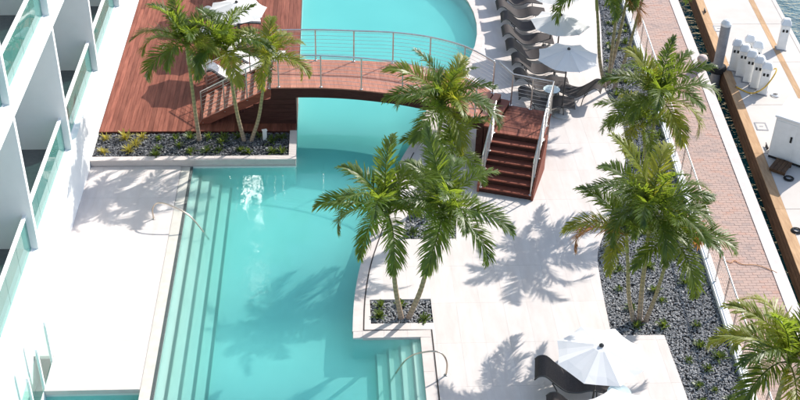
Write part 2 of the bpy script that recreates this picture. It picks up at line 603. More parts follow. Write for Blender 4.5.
# steps on the terrace side
xs_l = [-4.22, -3.93, -3.64, -3.35, -3.06]
for i in range(4):
    st = MB().box(xs_l[i] - (0.01 if i == 0 else -0.002), xs_l[i + 1], 9.05, 28.40, -0.8, -0.15 - 0.125 * i).build('pool_step', 'step_tile', pool_shell)
    MB().box(xs_l[i + 1] - 0.075, xs_l[i + 1] + 0.004, 9.06, 28.405, -0.18 - 0.125 * i, -0.147 - 0.125 * i).build('step_nosing_and_shade', 'nosing_and_shade', pool_shell)
MB().box(-4.290, -4.216, 9.06, 28.80, -0.10, -0.024).build('step_nosing_and_shade', 'nosing_and_shade', pool_shell)
MB().box(-4.55, -4.293, 9.06, 28.80, -1.3, -0.028).build('pool_ledge', 'ledge', pool_shell)
# steps beside the square planter
xs_r = [2.03, 1.77, 1.48, 1.19, 0.90]
for i in range(4):
    MB().box(xs_r[i + 1], xs_r[i] + (0.01 if i == 0 else -0.002), 9.05, 21.12, -0.8, -0.14 - 0.125 * i).build('pool_step', 'step_tile', pool_shell)
    MB().box(xs_r[i + 1] - 0.004, xs_r[i + 1] + 0.05, 9.06, 21.10, -0.17 - 0.125 * i, -0.137 - 0.125 * i).build('step_nosing_and_shade', 'nosing_and_shade', pool_shell)  # dark strip paints the shade of the riser, no edge tile here
# spill basin and sunken patio
basin = MB().add([(-6.72, 9.0, -0.55), (-4.55, 9.0, -0.55), (-4.55, 19.58, -0.55), (-6.72, 19.58, -0.55)], [(0, 1, 2, 3)])
basin.add([(-6.72, 19.57, -0.1), (-4.55, 19.57, -0.1), (-4.55, 19.57, -0.6), (-6.72, 19.57, -0.6)], [(0, 1, 2, 3)])
struct(basin.build('spill_basin', 'plaster'))
struct(MB().box(-6.70, -4.56, 9.02, 19.56, -0.54, -0.22).build('basin_water', 'pool_water'))
struct(MB().box(-7.195, -6.74, 9.0, 20.69, -0.95, -0.75).build('sunken_patio', 'concrete'))
struct(MB().box(-6.735, -6.722, 9.0, 20.69, -0.95, -0.02).build('patio_wall', 'white_wall'))

# ------------------------------------------------------------------ paved terraces
BOX = [(0.82, 21.66), (2.37, 21.66), (2.37, 22.58), (0.82, 22.58)]
BED2 = [(1.75, 25.1), (3.25, 25.1), (3.45, 27.2), (3.3, 28.3), (2.55, 28.3), (2.1, 26.9)]
def offset_line(pts, d):
    out = []
    for i, p in enumerate(pts):
        a = Vector(pts[max(i - 1, 0)])
        b = Vector(pts[min(i + 1, len(pts) - 1)])
        t = (b - a).normalized()
        out.append((p[0] - t.y * d, p[1] + t.x * d))
    return out
edge_line = arc + pr_s
inner_edge = edge_line                                       # water side
outer_edge = offset_line(edge_line, 0.24)
outer_edge[-1] = (0.61, 21.388)
terr = struct(MB().box(2.5, 2.6, 20.0, 20.1, -0.098, -0.05).build('pool_terrace', 'mortar'))
terr.data = sheet([(2.25, 9.0), (8.05, 9.0), (8.05, 19.5), (8.03, 21.06)] + bed_left[::-1] + [(10.4, 46.0), (1.2, 46.0)] + arc + pr_s + [(0.37, 21.15), (2.03, 21.15)], [BOX, BED2], -0.0025, 'pool_terrace')
terr.data.materials.append(M['mortar'])
tile_out = [(2.27, 15.0), (8.05, 15.0), (8.05, 19.5), (8.03, 21.06)] + bed_left[::-1] + [(2.0, 46.0)]
tile_out += [p for p in outer_edge[:-1]] + [(0.61, 21.39), (2.27, 21.39)]
tiles(terr, tile_out, [BOX, BED2], frange(-4.8, 12.0, 0.6), frange(13.4, 47.0, 1.5), 0.003, -0.09, 0.0, 'paving')
# pool coping stones along the water
def coping_run(a, b, seg_len, parent, z0=-0.09, z1=0.003):
    """split two matched edge lines into stones"""
    cur, acc = [0], 0.0
    for i in range(1, len(a)):
        acc += (Vector(a[i]) - Vector(a[i - 1])).length
        cur.append(i)
        if acc > seg_len or i == len(a) - 1:
            A = [Vector(a[k]) for k in cur]
            B = [Vector(b[k]) for k in cur]
            A[0] = A[0].lerp(A[1], 0.006); B[0] = B[0].lerp(B[1], 0.006)
            poly = [(p.x, p.y) for p in A] + [(p.x, p.y) for p in B[::-1]]
            MB().prism(poly, z0, z1).build('coping_stone', 'coping', parent)
            cur, acc = [i], 0.0
ie = [(p[0] - 0.015, p[1]) for p in inner_edge]
ie[-1] = (0.355, 21.385)
coping_run(ie, [(p[0] - 0.003, p[1]) for p in outer_edge], 0.75, terr)
for x0, x1 in ((0.614, 1.13), (1.135, 1.7), (1.705, 2.262)):
    MB().box(x0, x1, 21.14, 21.385, -0.09, 0.003).build('coping_stone', 'coping', terr)
for i in range(6):
    MB().box(2.015, 2.262, 13.98 + i * 1.19, 13.98 + i * 1.19 + 1.184, -0.09, 0.003).build('coping_stone', 'coping', terr)
# dark overflow slot
sl = [(p[0] + 0.24, p[1]) for p in pr_s[10:-1]] + [(0.63, 21.40), (2.29, 21.40), (2.29, 14.0)]
for i in range(len(sl) - 1):
    pass
slot = MB()
so = offset_line(sl, 0.034)
for i in range(len(sl) - 1):
    a, b, c, d = sl[i], sl[i + 1], so[i + 1], so[i]
    slot.add([(a[0], a[1], 0.007), (b[0], b[1], 0.007), (c[0], c[1], 0.007), (d[0], d[1], 0.007)], [(0, 1, 2, 3), (3, 2, 1, 0)][:1])
slot.build('overflow_slot', 'slot', terr)
# left terrace
lt = struct(obj('left_terrace', sheet([(-7.2, 20.7), (-6.72, 20.7), (-6.72, 19.58), (-4.55, 19.58), (-4.55, 28.81), (-7.2, 28.81)], [], -0.0025, 'left_terrace'), 'mortar'))
tiles(lt, [(-7.2, 20.7), (-6.72, 20.7), (-6.72, 19.60), (-4.56, 19.60), (-4.56, 28.80), (-7.2, 28.80)], [], frange(-8.0, -4.0, 0.6), frange(18.2, 30.2, 1.5), 0.003, -0.09, 0.0, 'paving')
MB().box(-6.72, -4.56, 19.52, 19.597, -0.12, 0.002).build('edge_trim', 'coping', lt)

# ------------------------------------------------------------------ gravel
def icosa():
    t = (1 + 5 ** .5) / 2
    v = np.array([(-1, t, 0), (1, t, 0), (-1, -t, 0), (1, -t, 0), (0, -1, t), (0, 1, t), (0, -1, -t), (0, 1, -t), (t, 0, -1), (t, 0, 1), (-t, 0, -1), (-t, 0, 1)])
    v /= np.linalg.norm(v[0])
    f = np.array([(0, 11, 5), (0, 5, 1), (0, 1, 7), (0, 7, 10), (0, 10, 11), (1, 5, 9), (5, 11, 4), (11, 10, 2), (10, 7, 6), (7, 1, 8), (3, 9, 4), (3, 4, 2), (3, 2, 6), (3, 6, 8), (3, 8, 9), (4, 9, 5), (2, 4, 11), (6, 2, 10), (8, 6, 7), (9, 8, 1)])
    return v, f
rng = np.random.default_rng(3)
def gravel(name, poly, z, dens, rmin, rmax, label, mat='gravel'):
    xs = [p[0] for p in poly]; ys = [p[1] for p in poly]
    area = (max(xs) - min(xs)) * (max(ys) - min(ys))
    pts = [p for p in zip(rng.uniform(min(xs), max(xs), int(area * dens)), rng.uniform(min(ys), max(ys), int(area * dens))) if inside(p, poly)]
    bv, bf = icosa()
    k = len(pts)
    P = np.array(pts)
    r = rng.uniform(rmin, rmax, (k, 1)) * rng.uniform(0.65, 1.25, (k, 3))
    r[:, 2] *= 0.7
    V = bv[None] * r[:, None, :] * rng.uniform(0.85, 1.15, (k, 12, 1))
    a = rng.uniform(0, 6.28, k)
    ca, sa = np.cos(a)[:, None], np.sin(a)[:, None]
    til = rng.uniform(-0.5, 0.5, k)[:, None]
    X, Y, Z = V[..., 0], V[..., 1], V[..., 2]
    Z2 = Z * np.cos(til) + Y * np.sin(til); Y2 = Y * np.cos(til) - Z * np.sin(til)
    V = np.stack([X * ca - Y2 * sa + P[:, :1], X * sa + Y2 * ca + P[:, 1:2], Z2 + z + rng.uniform(0.0, 0.035, (k, 1))], -1)
    F = (bf[None] + (np.arange(k) * 12)[:, None, None]).reshape(-1, 3)
    me = bpy.data.meshes.new(name)
    me.from_pydata(V.reshape(-1, 3).tolist(), [], F.tolist())
    at = me.attributes.new('tone', 'FLOAT', 'POINT')
    at.data.foreach_set('value', np.repeat(rng.beta(1.4, 2.2, k), 12).astype(np.float32))
    me.update()
    o = stuff(obj(name, me, mat))
    o['label'] = label
    o['category'] = 'gravel'
    return o
bed_poly = [(bed_left[0][0], 46)] + bed_left[1:] + bed_near + [(kx(14.0), 14.0), (kx(46), 46)]
struct(obj('planting_bed', sheet(bed_poly, [], -0.075, 'planting_bed'), 'soil'))
struct(obj('planting_bed', sheet(BOX, [], -0.09, 'planting_bed'), 'soil'))
struct(obj('planting_bed', sheet(BED2, [], -0.075, 'planting_bed'), 'soil'))
struct(MB().box(-7.19, -1.38, 29.0, 30.45, -0.09, 0.10).build('planting_bed', 'soil'))
gravel('gravel', [p for p in bed_poly if True], -0.06, 900, 0.015, 0.031, 'grey gravel in the curved palm bed by the wire fence')
gravel('gravel', BOX, -0.07, 650, 0.018, 0.038, 'grey gravel in the square planter opening by the pool')
gravel('gravel', BED2, -0.06, 650, 0.018, 0.038, 'grey gravel in the bed at the foot of the stairs')
gravel('gravel', [(-7.18, 29.02), (-1.4, 29.02), (-1.4, 30.4), (-7.18, 30.4)], 0.11, 600, 0.02, 0.045, 'grey gravel with shade in its colour, in the planter before the wooden deck', 'gravel_shaded')

# planter wall in front of the deck
pw = thing('planter_wall', 'low cream concrete planter wall between pool and wooden deck', 'wall', (-4.2, 28.9, 0))
def rel(mb, t):
    mb.v = [(a - t.location.x, b - t.location.y, c - t.location.z) for a, b, c in mb.v]
    return mb
rel(MB().box(-7.19, -1.19, 28.84, 29.00, -1.3, 0.17), pw).build('wall', 'coping', pw)
for i in range(5):
    rel(MB().box(-7.19 + i * 1.204, -7.19 + i * 1.204 + 1.199, 28.81, 29.02, 0.17, 0.215), pw).build('cap_stone', 'coping', pw)
rel(MB().box(-1.38, -1.195, 29.0, 30.42, -1.3, 0.17), pw).build('wall', 'coping', pw)
rel(MB().box(-1.40, -1.185, 29.025, 30.42, 0.17, 0.214), pw).build('cap_stone', 'coping', pw)

# ------------------------------------------------------------------ wooden deck
deck = struct(MB().box(-7.19, -1.215, 30.45, 62, -1.3, 0.18).build('wooden_deck', 'dark_wood'))
bw = 0.1435
for i in range(41):
    x0 = -7.18 + i * 0.1457
    yj = random.uniform(33, 44)
    for a, b in ((30.42, yj), (yj + 0.004, 62)):
        MB().box(x0, x0 + bw - 0.004, a, b, 0.185, 0.215 + random.uniform(-0.001, 0.001)).build('deck_board', 'deck_wood', deck)
MB().box(-7.185, -1.20, 30.43, 30.448, 0.02, 0.182).build('fascia_board', 'dark_wood', deck)

# ------------------------------------------------------------------ brick path, kerb, coping, dock
walk = struct(MB().add([(kx(YN) + .1, YN, -0.006), (cx(YN), YN, -0.006), (cx(YF), YF, -0.006), (kx(YF) + .1, YF, -0.006)], [(0, 1, 2, 3)]).build('brick_path', 'brick_joint'))
bm_v, bm_f, bm_t = [], [], []
y = 14.0
row = 0
while y < 46:
    x = kx(y) + 0.22 + (row % 2) * 0.11
    while x < cx(y) - 0.2:
        o = len(bm_v)
        x1, y1 = x + 0.212, y + 0.102
        zt = random.uniform(-0.003, 0.002)
        s = 0.0766
        for (px, py, pz) in ((x, y, -.03), (x1, y, -.03), (x1, y1, -.03), (x, y1, -.03), (x, y, zt), (x1, y, zt), (x1, y1, zt), (x, y1, zt)):
            bm_v.append((px, py, pz))
        bm_f += [(o + 4, o + 5, o + 6, o + 7), (o, o + 1, o + 5, o + 4), (o + 1, o + 2, o + 6, o + 5), (o + 2, o + 3, o + 7, o + 6), (o + 3, o, o + 4, o + 7)]
        bm_t += [random.random()] * 8
        x += 0.22
    y += 0.11
    row += 1
me = bpy.data.meshes.new('brick_paving')
me.from_pydata(bm_v, [], bm_f)
at = me.attributes.new('tone', 'FLOAT', 'POINT')
at.data.foreach_set('value', bm_t)
stuff(obj('brick_paving', me, 'brick', walk))
kerb = struct(MB().add([], []).add([(kx(YN), YN, -.1), (kx(YN) + .2, YN, -.1), (kx(YF) + .2, YF, -.1), (kx(YF), YF, -.1), (kx(YN), YN, .09), (kx(YN) + .2, YN, .09), (kx(YF) + .2, YF, .09), (kx(YF), YF, .09)],
      [(0, 3, 2, 1), (4, 5, 6, 7), (0, 1, 5, 4), (2, 3, 7, 6), (0, 4, 7, 3), (1, 2, 6, 5)]).build('kerb', 'white_wall'))
cop = struct(MB().box(-1, -0.9, 0, 0.1, -0.2, -0.15).build('seawall_coping', 'coping'))
me = bpy.data.meshes.new('seawall_coping')
cv = MB().add([(cx(YN) - .16, YN, -.2), (cx(YN) + .18, YN, -.2), (cx(YF) + .18, YF, -.2), (cx(YF) - .16, YF, -.2), (cx(YN) - .16, YN, .02), (cx(YN) + .18, YN, .02), (cx(YF) + .18, YF, .02), (cx(YF) - .16, YF, .02)],
      [(0, 3, 2, 1), (4, 5, 6, 7), (0, 1, 5, 4), (2, 3, 7, 6), (0, 4, 7, 3), (1, 2, 6, 5)])
cop.data = cv.mesh('seawall_coping')
cop.data.materials.append(M['coping'])

def quad_run(fa, fb, y0, y1, z0, z1, parent=None, name='x', mat='timber'):
    return MB().add([(fa(y0), y0, z0), (fb(y0), y0, z0), (fb(y1), y1, z0), (fa(y1), y1, z0), (fa(y0), y0, z1), (fb(y0), y0, z1), (fb(y1), y1, z1), (fa(y1), y1, z1)],
        [(0, 3, 2, 1), (4, 5, 6, 7), (0, 1, 5, 4), (2, 3, 7, 6), (0, 4, 7, 3), (1, 2, 6, 5)]).build(name, mat, parent)
dock = struct(quad_run(lambda y: dx(y) + .05, ex, -10, 70, ZD - 0.55, ZD - 0.02, None, 'dock', 'wet_timber'))
yy = 15.0
while yy < 60:
    y1 = yy + 3.0
    quad_run(lambda y: dx(y) + 0.29, lambda y: sx(y) - 0.005, yy, y1 - 0.02, ZD - 0.02, ZD, dock, 'concrete_panel', 'dock_concrete')
    quad_run(lambda y: sx(y) + 0.215, lambda y: ex(y) - 0.14, yy, y1 - 0.02, ZD - 0.02, ZD, dock, 'concrete_panel', 'dock_concrete')
    quad_run(lambda y: sx(y), lambda y: sx(y) + 0.21, yy, y1 - 0.01, ZD - 0.02, ZD + 0.004, dock, 'timber_strip', 'timber')
    quad_run(lambda y: dx(y) - 0.02, lambda y: dx(y) + 0.28, yy, y1 - 0.01, ZD - 0.02, ZD + 0.012, dock, 'timber_edge', 'timber')
    quad_run(lambda y: ex(y) - 0.135, lambda y: ex(y) + 0.02, yy, y1 - 0.01, ZD - 0.02, ZD + 0.01, dock, 'edge_board', 'dock_concrete')
    for k in range(3):
        quad_run(lambda y: dx(y) - 0.03, lambda y: dx(y) + 0.045, yy, y1 - 0.01, ZD - 0.20 - 0.19 * k, ZD - 0.025 - 0.19 * k, dock, 'fender_board', 'wet_timber')
    yy = y1

# ------------------------------------------------------------------ hotel building
hotel = thing('hotel_building', 'white hotel facade with glass balconies beside the pool terrace', 'building', (-7.2, 24.0, 0))
def hp(mb, name, mat, parent=None):
    mb.v = [(a + 7.2, b - 24.0, c) for a, b, c in mb.v]
    return mb.build(name, mat, parent or hotel)
Y0, Y1 = 6.0, 62.0
LEV = [1.70, 5.73, 9.76, 13.79]
FIN = [22.72 + 4.45 * k for k in range(-3, 9)]
hp(MB().box(-9.6, -7.2, Y0, Y1, -3.0, 1.33), 'lower_wall', 'white_wall')
for i, z in enumerate(LEV):
    hp(MB().box(-9.6, -7.197 , Y0, Y1, z - (0.37 if i else 0.369), z), 'floor_slab', 'white_wall')
    hp(MB().box(-9.25, -7.46, Y0 + .1, Y1 - .1, z + 0.001, z + 0.012), 'balcony_floor', 'floor_tile')
    hp(MB().box(-9.6, -9.3, Y0 + 0.02, Y1 - 0.02, z, z + 3.66), 'back_wall', 'white_wall')
    for k in range(len(FIN) - 1):
        y0, y1 = FIN[k] + 0.075, FIN[k + 1] - 0.075
        hp(MB().box(-9.4, -7.205, FIN[k] - 0.075, FIN[k] + 0.075, z + 0.002, z + 3.659), 'partition_fin', 'white_wall')
        if y1 < 14:
            continue
        rail = hp(MB().box(-7.425, -7.345, y0, y1, z + 0.94, z + 1.01), 'balustrade_rail', 'white_wall')
        npan = 4
        w_ = (y1 - y0) / npan
        for q in range(npan):
            hp(MB().box(-7.392, -7.378, y0 + q * w_ + 0.008, y0 + (q + 1) * w_ - 0.008, z + 0.02, z + 0.945), 'glass_pane', 'glass', rail)
        hp(MB().box(-7.42, -7.35, y0 + 0.01, y1 - 0.01, z + 0.001, z + 0.03), 'base_channel', 'white_wall')
        d = hp(MB().box(-9.299, -9.27, y0 + 0.6, y1 - 0.8, z + 0.014, z + 2.4), 'balcony_door', 'door_glass')
hp(MB().box(-9.6, -7.1, Y0, Y1, 17.45, 17.9), 'roof_slab', 'white_wall')
hp(MB().box(-24, -9.6, Y0, Y1, -3.0, 17.8), 'rear_block', 'white_wall')

# glass screen beside the sunken patio
gs = thing('glass_screen', 'clear glass screen with slim white posts at terrace corner', 'glass fence', (-6.74, 20.55, -0.75))
for i in range(9):
    y = 20.55 - i * 0.92
    MB().box(-0.03, 0.03, -0.03 - i * 0.92, 0.03 - i * 0.92, 0, 1.95).build('post', 'white_wall', gs)
    MB().box(-0.006, 0.006, -0.88 - i * 0.92, -0.04 - i * 0.92, 0.05, 1.85).build('glass_pane', 'clear_glass', gs)

# ------------------------------------------------------------------ bridge
ZB = 1.5
far = [(p.x, p.y) for p in spline([(-1.95, 32.55, 0), (-0.6, 32.58, 0), (0.6, 32.5, 0), (1.83, 32.38, 0), (2.98, 32.05, 0), (4.0, 31.42, 0), (4.80, 30.44, 0)], 9)]
near = [(p.x, p.y) for p in spline([(-1.95, 30.80, 0), (-0.43, 30.78, 0), (0.78, 30.62, 0), (2.0, 30.30, 0), (3.0, 29.85, 0), (3.68, 29.35, 0), (4.09, 28.9, 0)], 9)]
bridge = thing('footbridge', 'curved wooden footbridge over the pool', 'bridge', (1.0, 31.5, 0))
def bp(mb, name, mat, parent=None, t=None, **k):
    t = t or bridge
    return rel(mb, t).build(name, mat, parent or t, **k)
nb = len(far)
for i in range(nb - 1):
    a, b, c, d = Vector(near[i]), Vector(near[i + 1]), Vector(far[i + 1]), Vector(far[i])
    g = 0.02
    a2, d2 = a.lerp(b, g), d.lerp(c, g)
    bp(MB().prism([tuple(a2), tuple(b), tuple(c), tuple(d2)], ZB - 0.035, ZB + random.uniform(-0.0015, 0.0015)), 'deck_board', 'bridge_wood')
def ribbon(line, d0, d1, z0, z1, zf=None):
    A, B = offset_line(line, d0), offset_line(line, d1)
    m = MB()
    k = len(line)
    m.v = [(p[0], p[1], z0) for p in A] + [(p[0], p[1], z0) for p in B] + [(p[0], p[1], z1) for p in A] + [(p[0], p[1], z1) for p in B]
    for i in range(k - 1):
        m.f += [(i, i + 1, k + i + 1, k + i), (2 * k + i, 3 * k + i, 3 * k + i + 1, 2 * k + i + 1), (i, 2 * k + i, 2 * k + i + 1, i + 1), (k + i, k + i + 1, 3 * k + i + 1, 3 * k + i)]
    m.f += [(0, k, 3 * k, 2 * k), (k - 1, 3 * k - 1, 4 * k - 1, 2 * k - 1)]
    return m
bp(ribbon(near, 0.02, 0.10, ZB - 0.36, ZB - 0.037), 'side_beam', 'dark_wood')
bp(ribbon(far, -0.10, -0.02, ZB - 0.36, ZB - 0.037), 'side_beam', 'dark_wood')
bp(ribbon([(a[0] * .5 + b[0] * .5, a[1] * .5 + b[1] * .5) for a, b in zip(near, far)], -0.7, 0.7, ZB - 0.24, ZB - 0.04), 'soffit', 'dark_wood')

# abutment under the bridge on the deck side, boarded
ab = thing('bridge_abutment', 'dark boarded timber abutment under the deck end of bridge', 'abutment', (-2.4, 31.6, 0.0))
prof = [(-1.96, 0.22), (-1.215, 0.22), (-1.215, ZB - 0.25), (-1.96, ZB - 0.25)]
rel(MB().box(-1.95, -1.23, 30.86, 32.5, -1.2, ZB - 0.25), ab).build('core', 'dark_wood', ab)
for k in range(8):
    z0 = 0.02 + k * 0.148
    rel(MB().box(-3.05, -1.20, 30.83, 30.855, z0, z0 + 0.142), ab).build('board', 'dark_wood', ab) if k < 4 else rel(MB().box(-3.05 + (k - 3) * 0.27, -1.20, 30.83, 30.855, z0, z0 + 0.142), ab).build('board', 'dark_wood', ab)
for k in range(9):
    z0 = -0.1 + k * 0.148
    rel(MB().box(-1.225, -1.20, 30.86, 32.5, z0, z0 + 0.142), ab).build('board', 'stair_wood', ab)

# stairs from deck up to bridge
ls = thing('wooden_stairs', 'wooden stairs with pale treads rising from deck to bridge', 'stairs', (-3.0, 31.6, 0.215))
nt_, run, x_top = 8, 0.265, -1.955
rise = (ZB - 0.215) / (nt_ + 1)
for i in range(nt_):
    z = 0.215 + rise * (i + 1)
    x1 = x_top - run * (nt_ - 1 - i)
    rel(MB().box(x1 - run - 0.02, x1 - 0.003, 30.88, 32.50, z - 0.04, z), ls).build('tread', 'bridge_wood', ls)
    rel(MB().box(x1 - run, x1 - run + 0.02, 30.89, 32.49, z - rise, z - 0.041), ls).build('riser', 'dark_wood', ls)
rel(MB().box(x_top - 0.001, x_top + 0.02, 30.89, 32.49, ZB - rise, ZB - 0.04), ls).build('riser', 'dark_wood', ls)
xb = x_top - run * nt_
for yy0 in (30.80, 32.51):
    m = MB()
    pts = [(xb - 0.12, 0.22), (xb + 0.15, 0.22), (x_top + 0.0, ZB - 0.32), (x_top + 0.0, ZB - 0.02), (xb - 0.02, 0.215 + rise + 0.03)]
    m.hull([(p[0], yy0, p[1]) for p in pts], [(p[0], yy0 + 0.06, p[1]) for p in pts])
    rel(m, ls).build('stringer', 'stair_wood', ls)

# landing and stairs on the terrace side
FL, BL, FR, BR = Vector((4.59, 28.67)), Vector((5.29, 30.21)), Vector((6.03, 28.21)), Vector((6.50, 29.75))
ZL = 1.19
rs = thing('wooden_stairs', 'dark wooden stairs with landing descending from bridge to pale terrace', 'stairs', (5.3, 28.6, 0))
nbd = 10
for i in range(nbd):
    t0, t1 = i / nbd + 0.003, (i + 1) / nbd - 0.003
    q = [FL.lerp(BL, t0), FR.lerp(BR, t0), FR.lerp(BR, t1), FL.lerp(BL, t1)]
    rel(MB().prism([tuple(p) for p in q], ZL - 0.04, ZL), rs).build('landing_board', 'deck_wood', rs)
c_ = (FL + BL + FR + BR) / 4
ins = [tuple(p.lerp(c_, 0.03)) for p in (FL, FR, BR, BL)]
rel(MB().prism(ins, 0.0, ZL - 0.041), rs).build('landing_base', 'dark_wood', rs)
# two short steps between bridge and landing
u = Vector((-0.91, 0.41)).normalized()
for i in range(2):
    z = ZL + 0.155 * (i + 1)
    a0, b0 = FL + u * (0.0 if i == 0 else 0.26), BL + u * (0.0 if i == 0 else 0.26)
    if i == 1:
        continue
    rel(MB().prism([tuple(FL), tuple(BL), tuple(BL + u * 0.29), tuple(FL + u * 0.29)], z - 0.04, z), rs).build('tread', 'stair_wood', rs)
    rel(MB().prism([tuple(FL + u * .02), tuple(BL + u * .02), tuple(BL + u * 0.28), tuple(FL + u * 0.28)], 0.0, z - 0.041), rs).build('riser', 'dark_wood', rs)
rel(MB().prism([tuple(FL + u * .295), tuple(BL + u * .295), tuple(BL + u * 0.5), tuple(FL + u * 0.5)], ZB - 0.04, ZB), rs).build('tread', 'bridge_wood', rs)
rel(MB().prism([tuple(FL + u * .30), tuple(BL + u * .30), tuple(BL + u * 0.5), tuple(FL + u * 0.5)], 0.0, ZB - 0.041), rs).build('riser', 'dark_wood', rs)
e_w = (FR - FL).normalized()
e_d = Vector((-e_w.y, e_w.x)) * -1
if e_d.y > 0:
    e_d = -e_d
e_d = Vector((-0.335, -0.942)).normalized()
tr_d = 0.236
for i in range(1, 7):
    z = ZL - 0.17 * i
    p0, p1 = FL + e_d * tr_d * (i - 1), FR + e_d * tr_d * (i - 1)
    q0, q1 = FL + e_d * (tr_d * i + 0.025), FR + e_d * (tr_d * i + 0.025)
    rel(MB().prism([tuple(q0), tuple(q1), tuple(p1), tuple(p0)], z - 0.04, z), rs).build('tread', 'stair_wood', rs)
    q0, q1 = FL + e_d * (tr_d * i), FR + e_d * (tr_d * i)
    r0, r1 = FL + e_d * (tr_d * i - 0.02), FR + e_d * (tr_d * i - 0.02)
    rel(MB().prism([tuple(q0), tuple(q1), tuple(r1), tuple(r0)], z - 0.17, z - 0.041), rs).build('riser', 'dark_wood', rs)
q0, q1 = FL + e_d * 0.0, FR
rel(MB().prism([tuple(FL + e_d * .004), tuple(FR + e_d * .004), tuple(FR - e_d * .02), tuple(FL - e_d * .02)], ZL - 0.17, ZL - 0.042), rs).build('riser', 'dark_wood', rs)
for P, s in ((FL, -1), (FR, 1)):
    off = e_w * 0.06 * s
    pr_ = [(0, ZL + 0.0), (tr_d * 6 + 0.03, 0.26), (tr_d * 6 + 0.03, 0.0), (-0.3, 0.0), (-0.3, ZL)]
    A = [P + e_w * 0.004 * s + e_d * d for d, z in pr_]
    B = [p + off for p in A]
    m = MB().hull([(A[i].x, A[i].y, pr_[i][1]) for i in range(5)], [(B[i].x, B[i].y, pr_[i][1]) for i in range(5)])
    rel(m, rs).build('stringer', 'stair_wood', rs)

# ------------------------------------------------------------------ railings
def railing(label, line, posts, h=1.07, ncab=8, group=None, name='railing'):
    """line: list of 3D foot points; posts: indices that carry a post"""
    b = Vector(line[posts[0]])
    t = thing(name, label, 'railing', tuple(b), 0, group)
    L = [Vector(p) - b for p in line]
    up = Vector((0, 0, 1))
    for i in posts:
        m = MB().tube([L[i] - up * 0.03, L[i] + up * (h - 0.02)], 0.021, 8)
        m.lathe([(0.05, 0.0), (0.05, 0.012), (0.03, 0.016)], tuple(L[i]), 10)
        m.build('post', 'steel', t, smooth=False)
    MB().tube([p + up * h for p in L], 0.025, 8).build('top_rail', 'steel', t, smooth=True)
    for k in range(ncab):
        z = 0.1 + (h - 0.17) * k / (ncab - 1)
        MB().tube([p + up * z for p in L], 0.006, 5).build('cable', 'steel', t, smooth=True)
    return t
fl3 = [(p[0], p[1], ZB) for p in offset_line(far, -0.05)]
nl3 = [(p[0], p[1], ZB) for p in offset_line(near, 0.05)]
def nearest(line, xs):
    return [min(range(len(line)), key=lambda i: abs(line[i][0] - x)) for x in xs]
railing('steel cable railing along the far, convex side of the footbridge', fl3, nearest(fl3, [-1.9, -0.6, 0.6, 1.83, 2.98, 4.0, 4.8]))
railing('steel cable railing along the near, concave side of the footbridge', nl3, nearest(nl3, [-1.75, -0.43, 0.78, 2.07, 3.1, 4.07]))
def seg(a, b, n):
    a, b = Vector(a), Vector(b)
    return [tuple(a.lerp(b, i / n)) for i in range(n + 1)]
zs0, zs1 = 0.215, ZB
railing('sloping steel railing on the planter side of the deck stairs', seg((-1.98, 30.84, ZB - 0.05), (-4.08, 30.84, 0.27), 3), [0, 1, 2, 3])
railing('sloping steel railing on the sunbed side of the deck stairs', seg((-1.98, 32.54, ZB - 0.05), (-4.08, 32.54, 0.27), 3), [0, 1, 2, 3])
def v3(v, z): return (v.x, v.y, z)
inn = lambda p, k=0.05: p.lerp(c_, k)
lb = [v3(BL + u * 0.45, ZB), v3(inn(BL), ZL + 0.02), v3(inn(BL).lerp(inn(BR), .5), ZL), v3(inn(BR), ZL), v3(inn(BR).lerp(inn(FR), .5), ZL), v3(inn(FR), ZL)]
railing('steel cable railing wrapping the square stair landing', lb, [1, 2, 3, 4, 5])
railing('steel railing down the umbrella side of the terrace stairs', seg(v3(FR - e_w * 0.03 + e_d * .03, ZL), v3(FR - e_w * 0.03 + e_d * tr_d * 6.0, 0.17), 3), [0, 1, 2, 3])
railing('steel railing down the palm side of the terrace stairs', seg(v3(FL + e_w * 0.03 + e_d * .03, ZL), v3(FL + e_w * 0.03 + e_d * tr_d * 6.0, 0.17), 3), [0, 1, 2, 3])

# pool handrails
def handrail(label, a, b, h, z_end):
    a, b = Vector(a), Vector(b)
    t = thing('pool_handrail', label, 'handrail', tuple(a))
    d = b - a
    ctrl = [(0, 0, -0.02), (0, 0, h * 0.55), (d.x * .12, d.y * .12, h * 0.95), (d.x * .38, d.y * .38, h * 0.93), (d.x * .7, d.y * .7, h * 0.55), (d.x, d.y, z_end)]
    MB().tube(spline(ctrl, 7), 0.021, 8).build('rail', 'bronze', t, smooth=True)
    MB().lathe([(0.05, 0.0), (0.05, 0.012), (0.028, 0.02)], (0, 0, 0), 12).build('base_flange', 'steel', t)
handrail('curved metal pool handrail at the wide steps by hotel terrace', (-5.04, 26.17, 0), (-3.5, 25.6, 0), 0.62, -0.3)
handrail('curved metal pool handrail at the narrow steps by square planter', (2.53, 19.8, 0), (1.2, 20.0, 0), 0.72, -0.45)

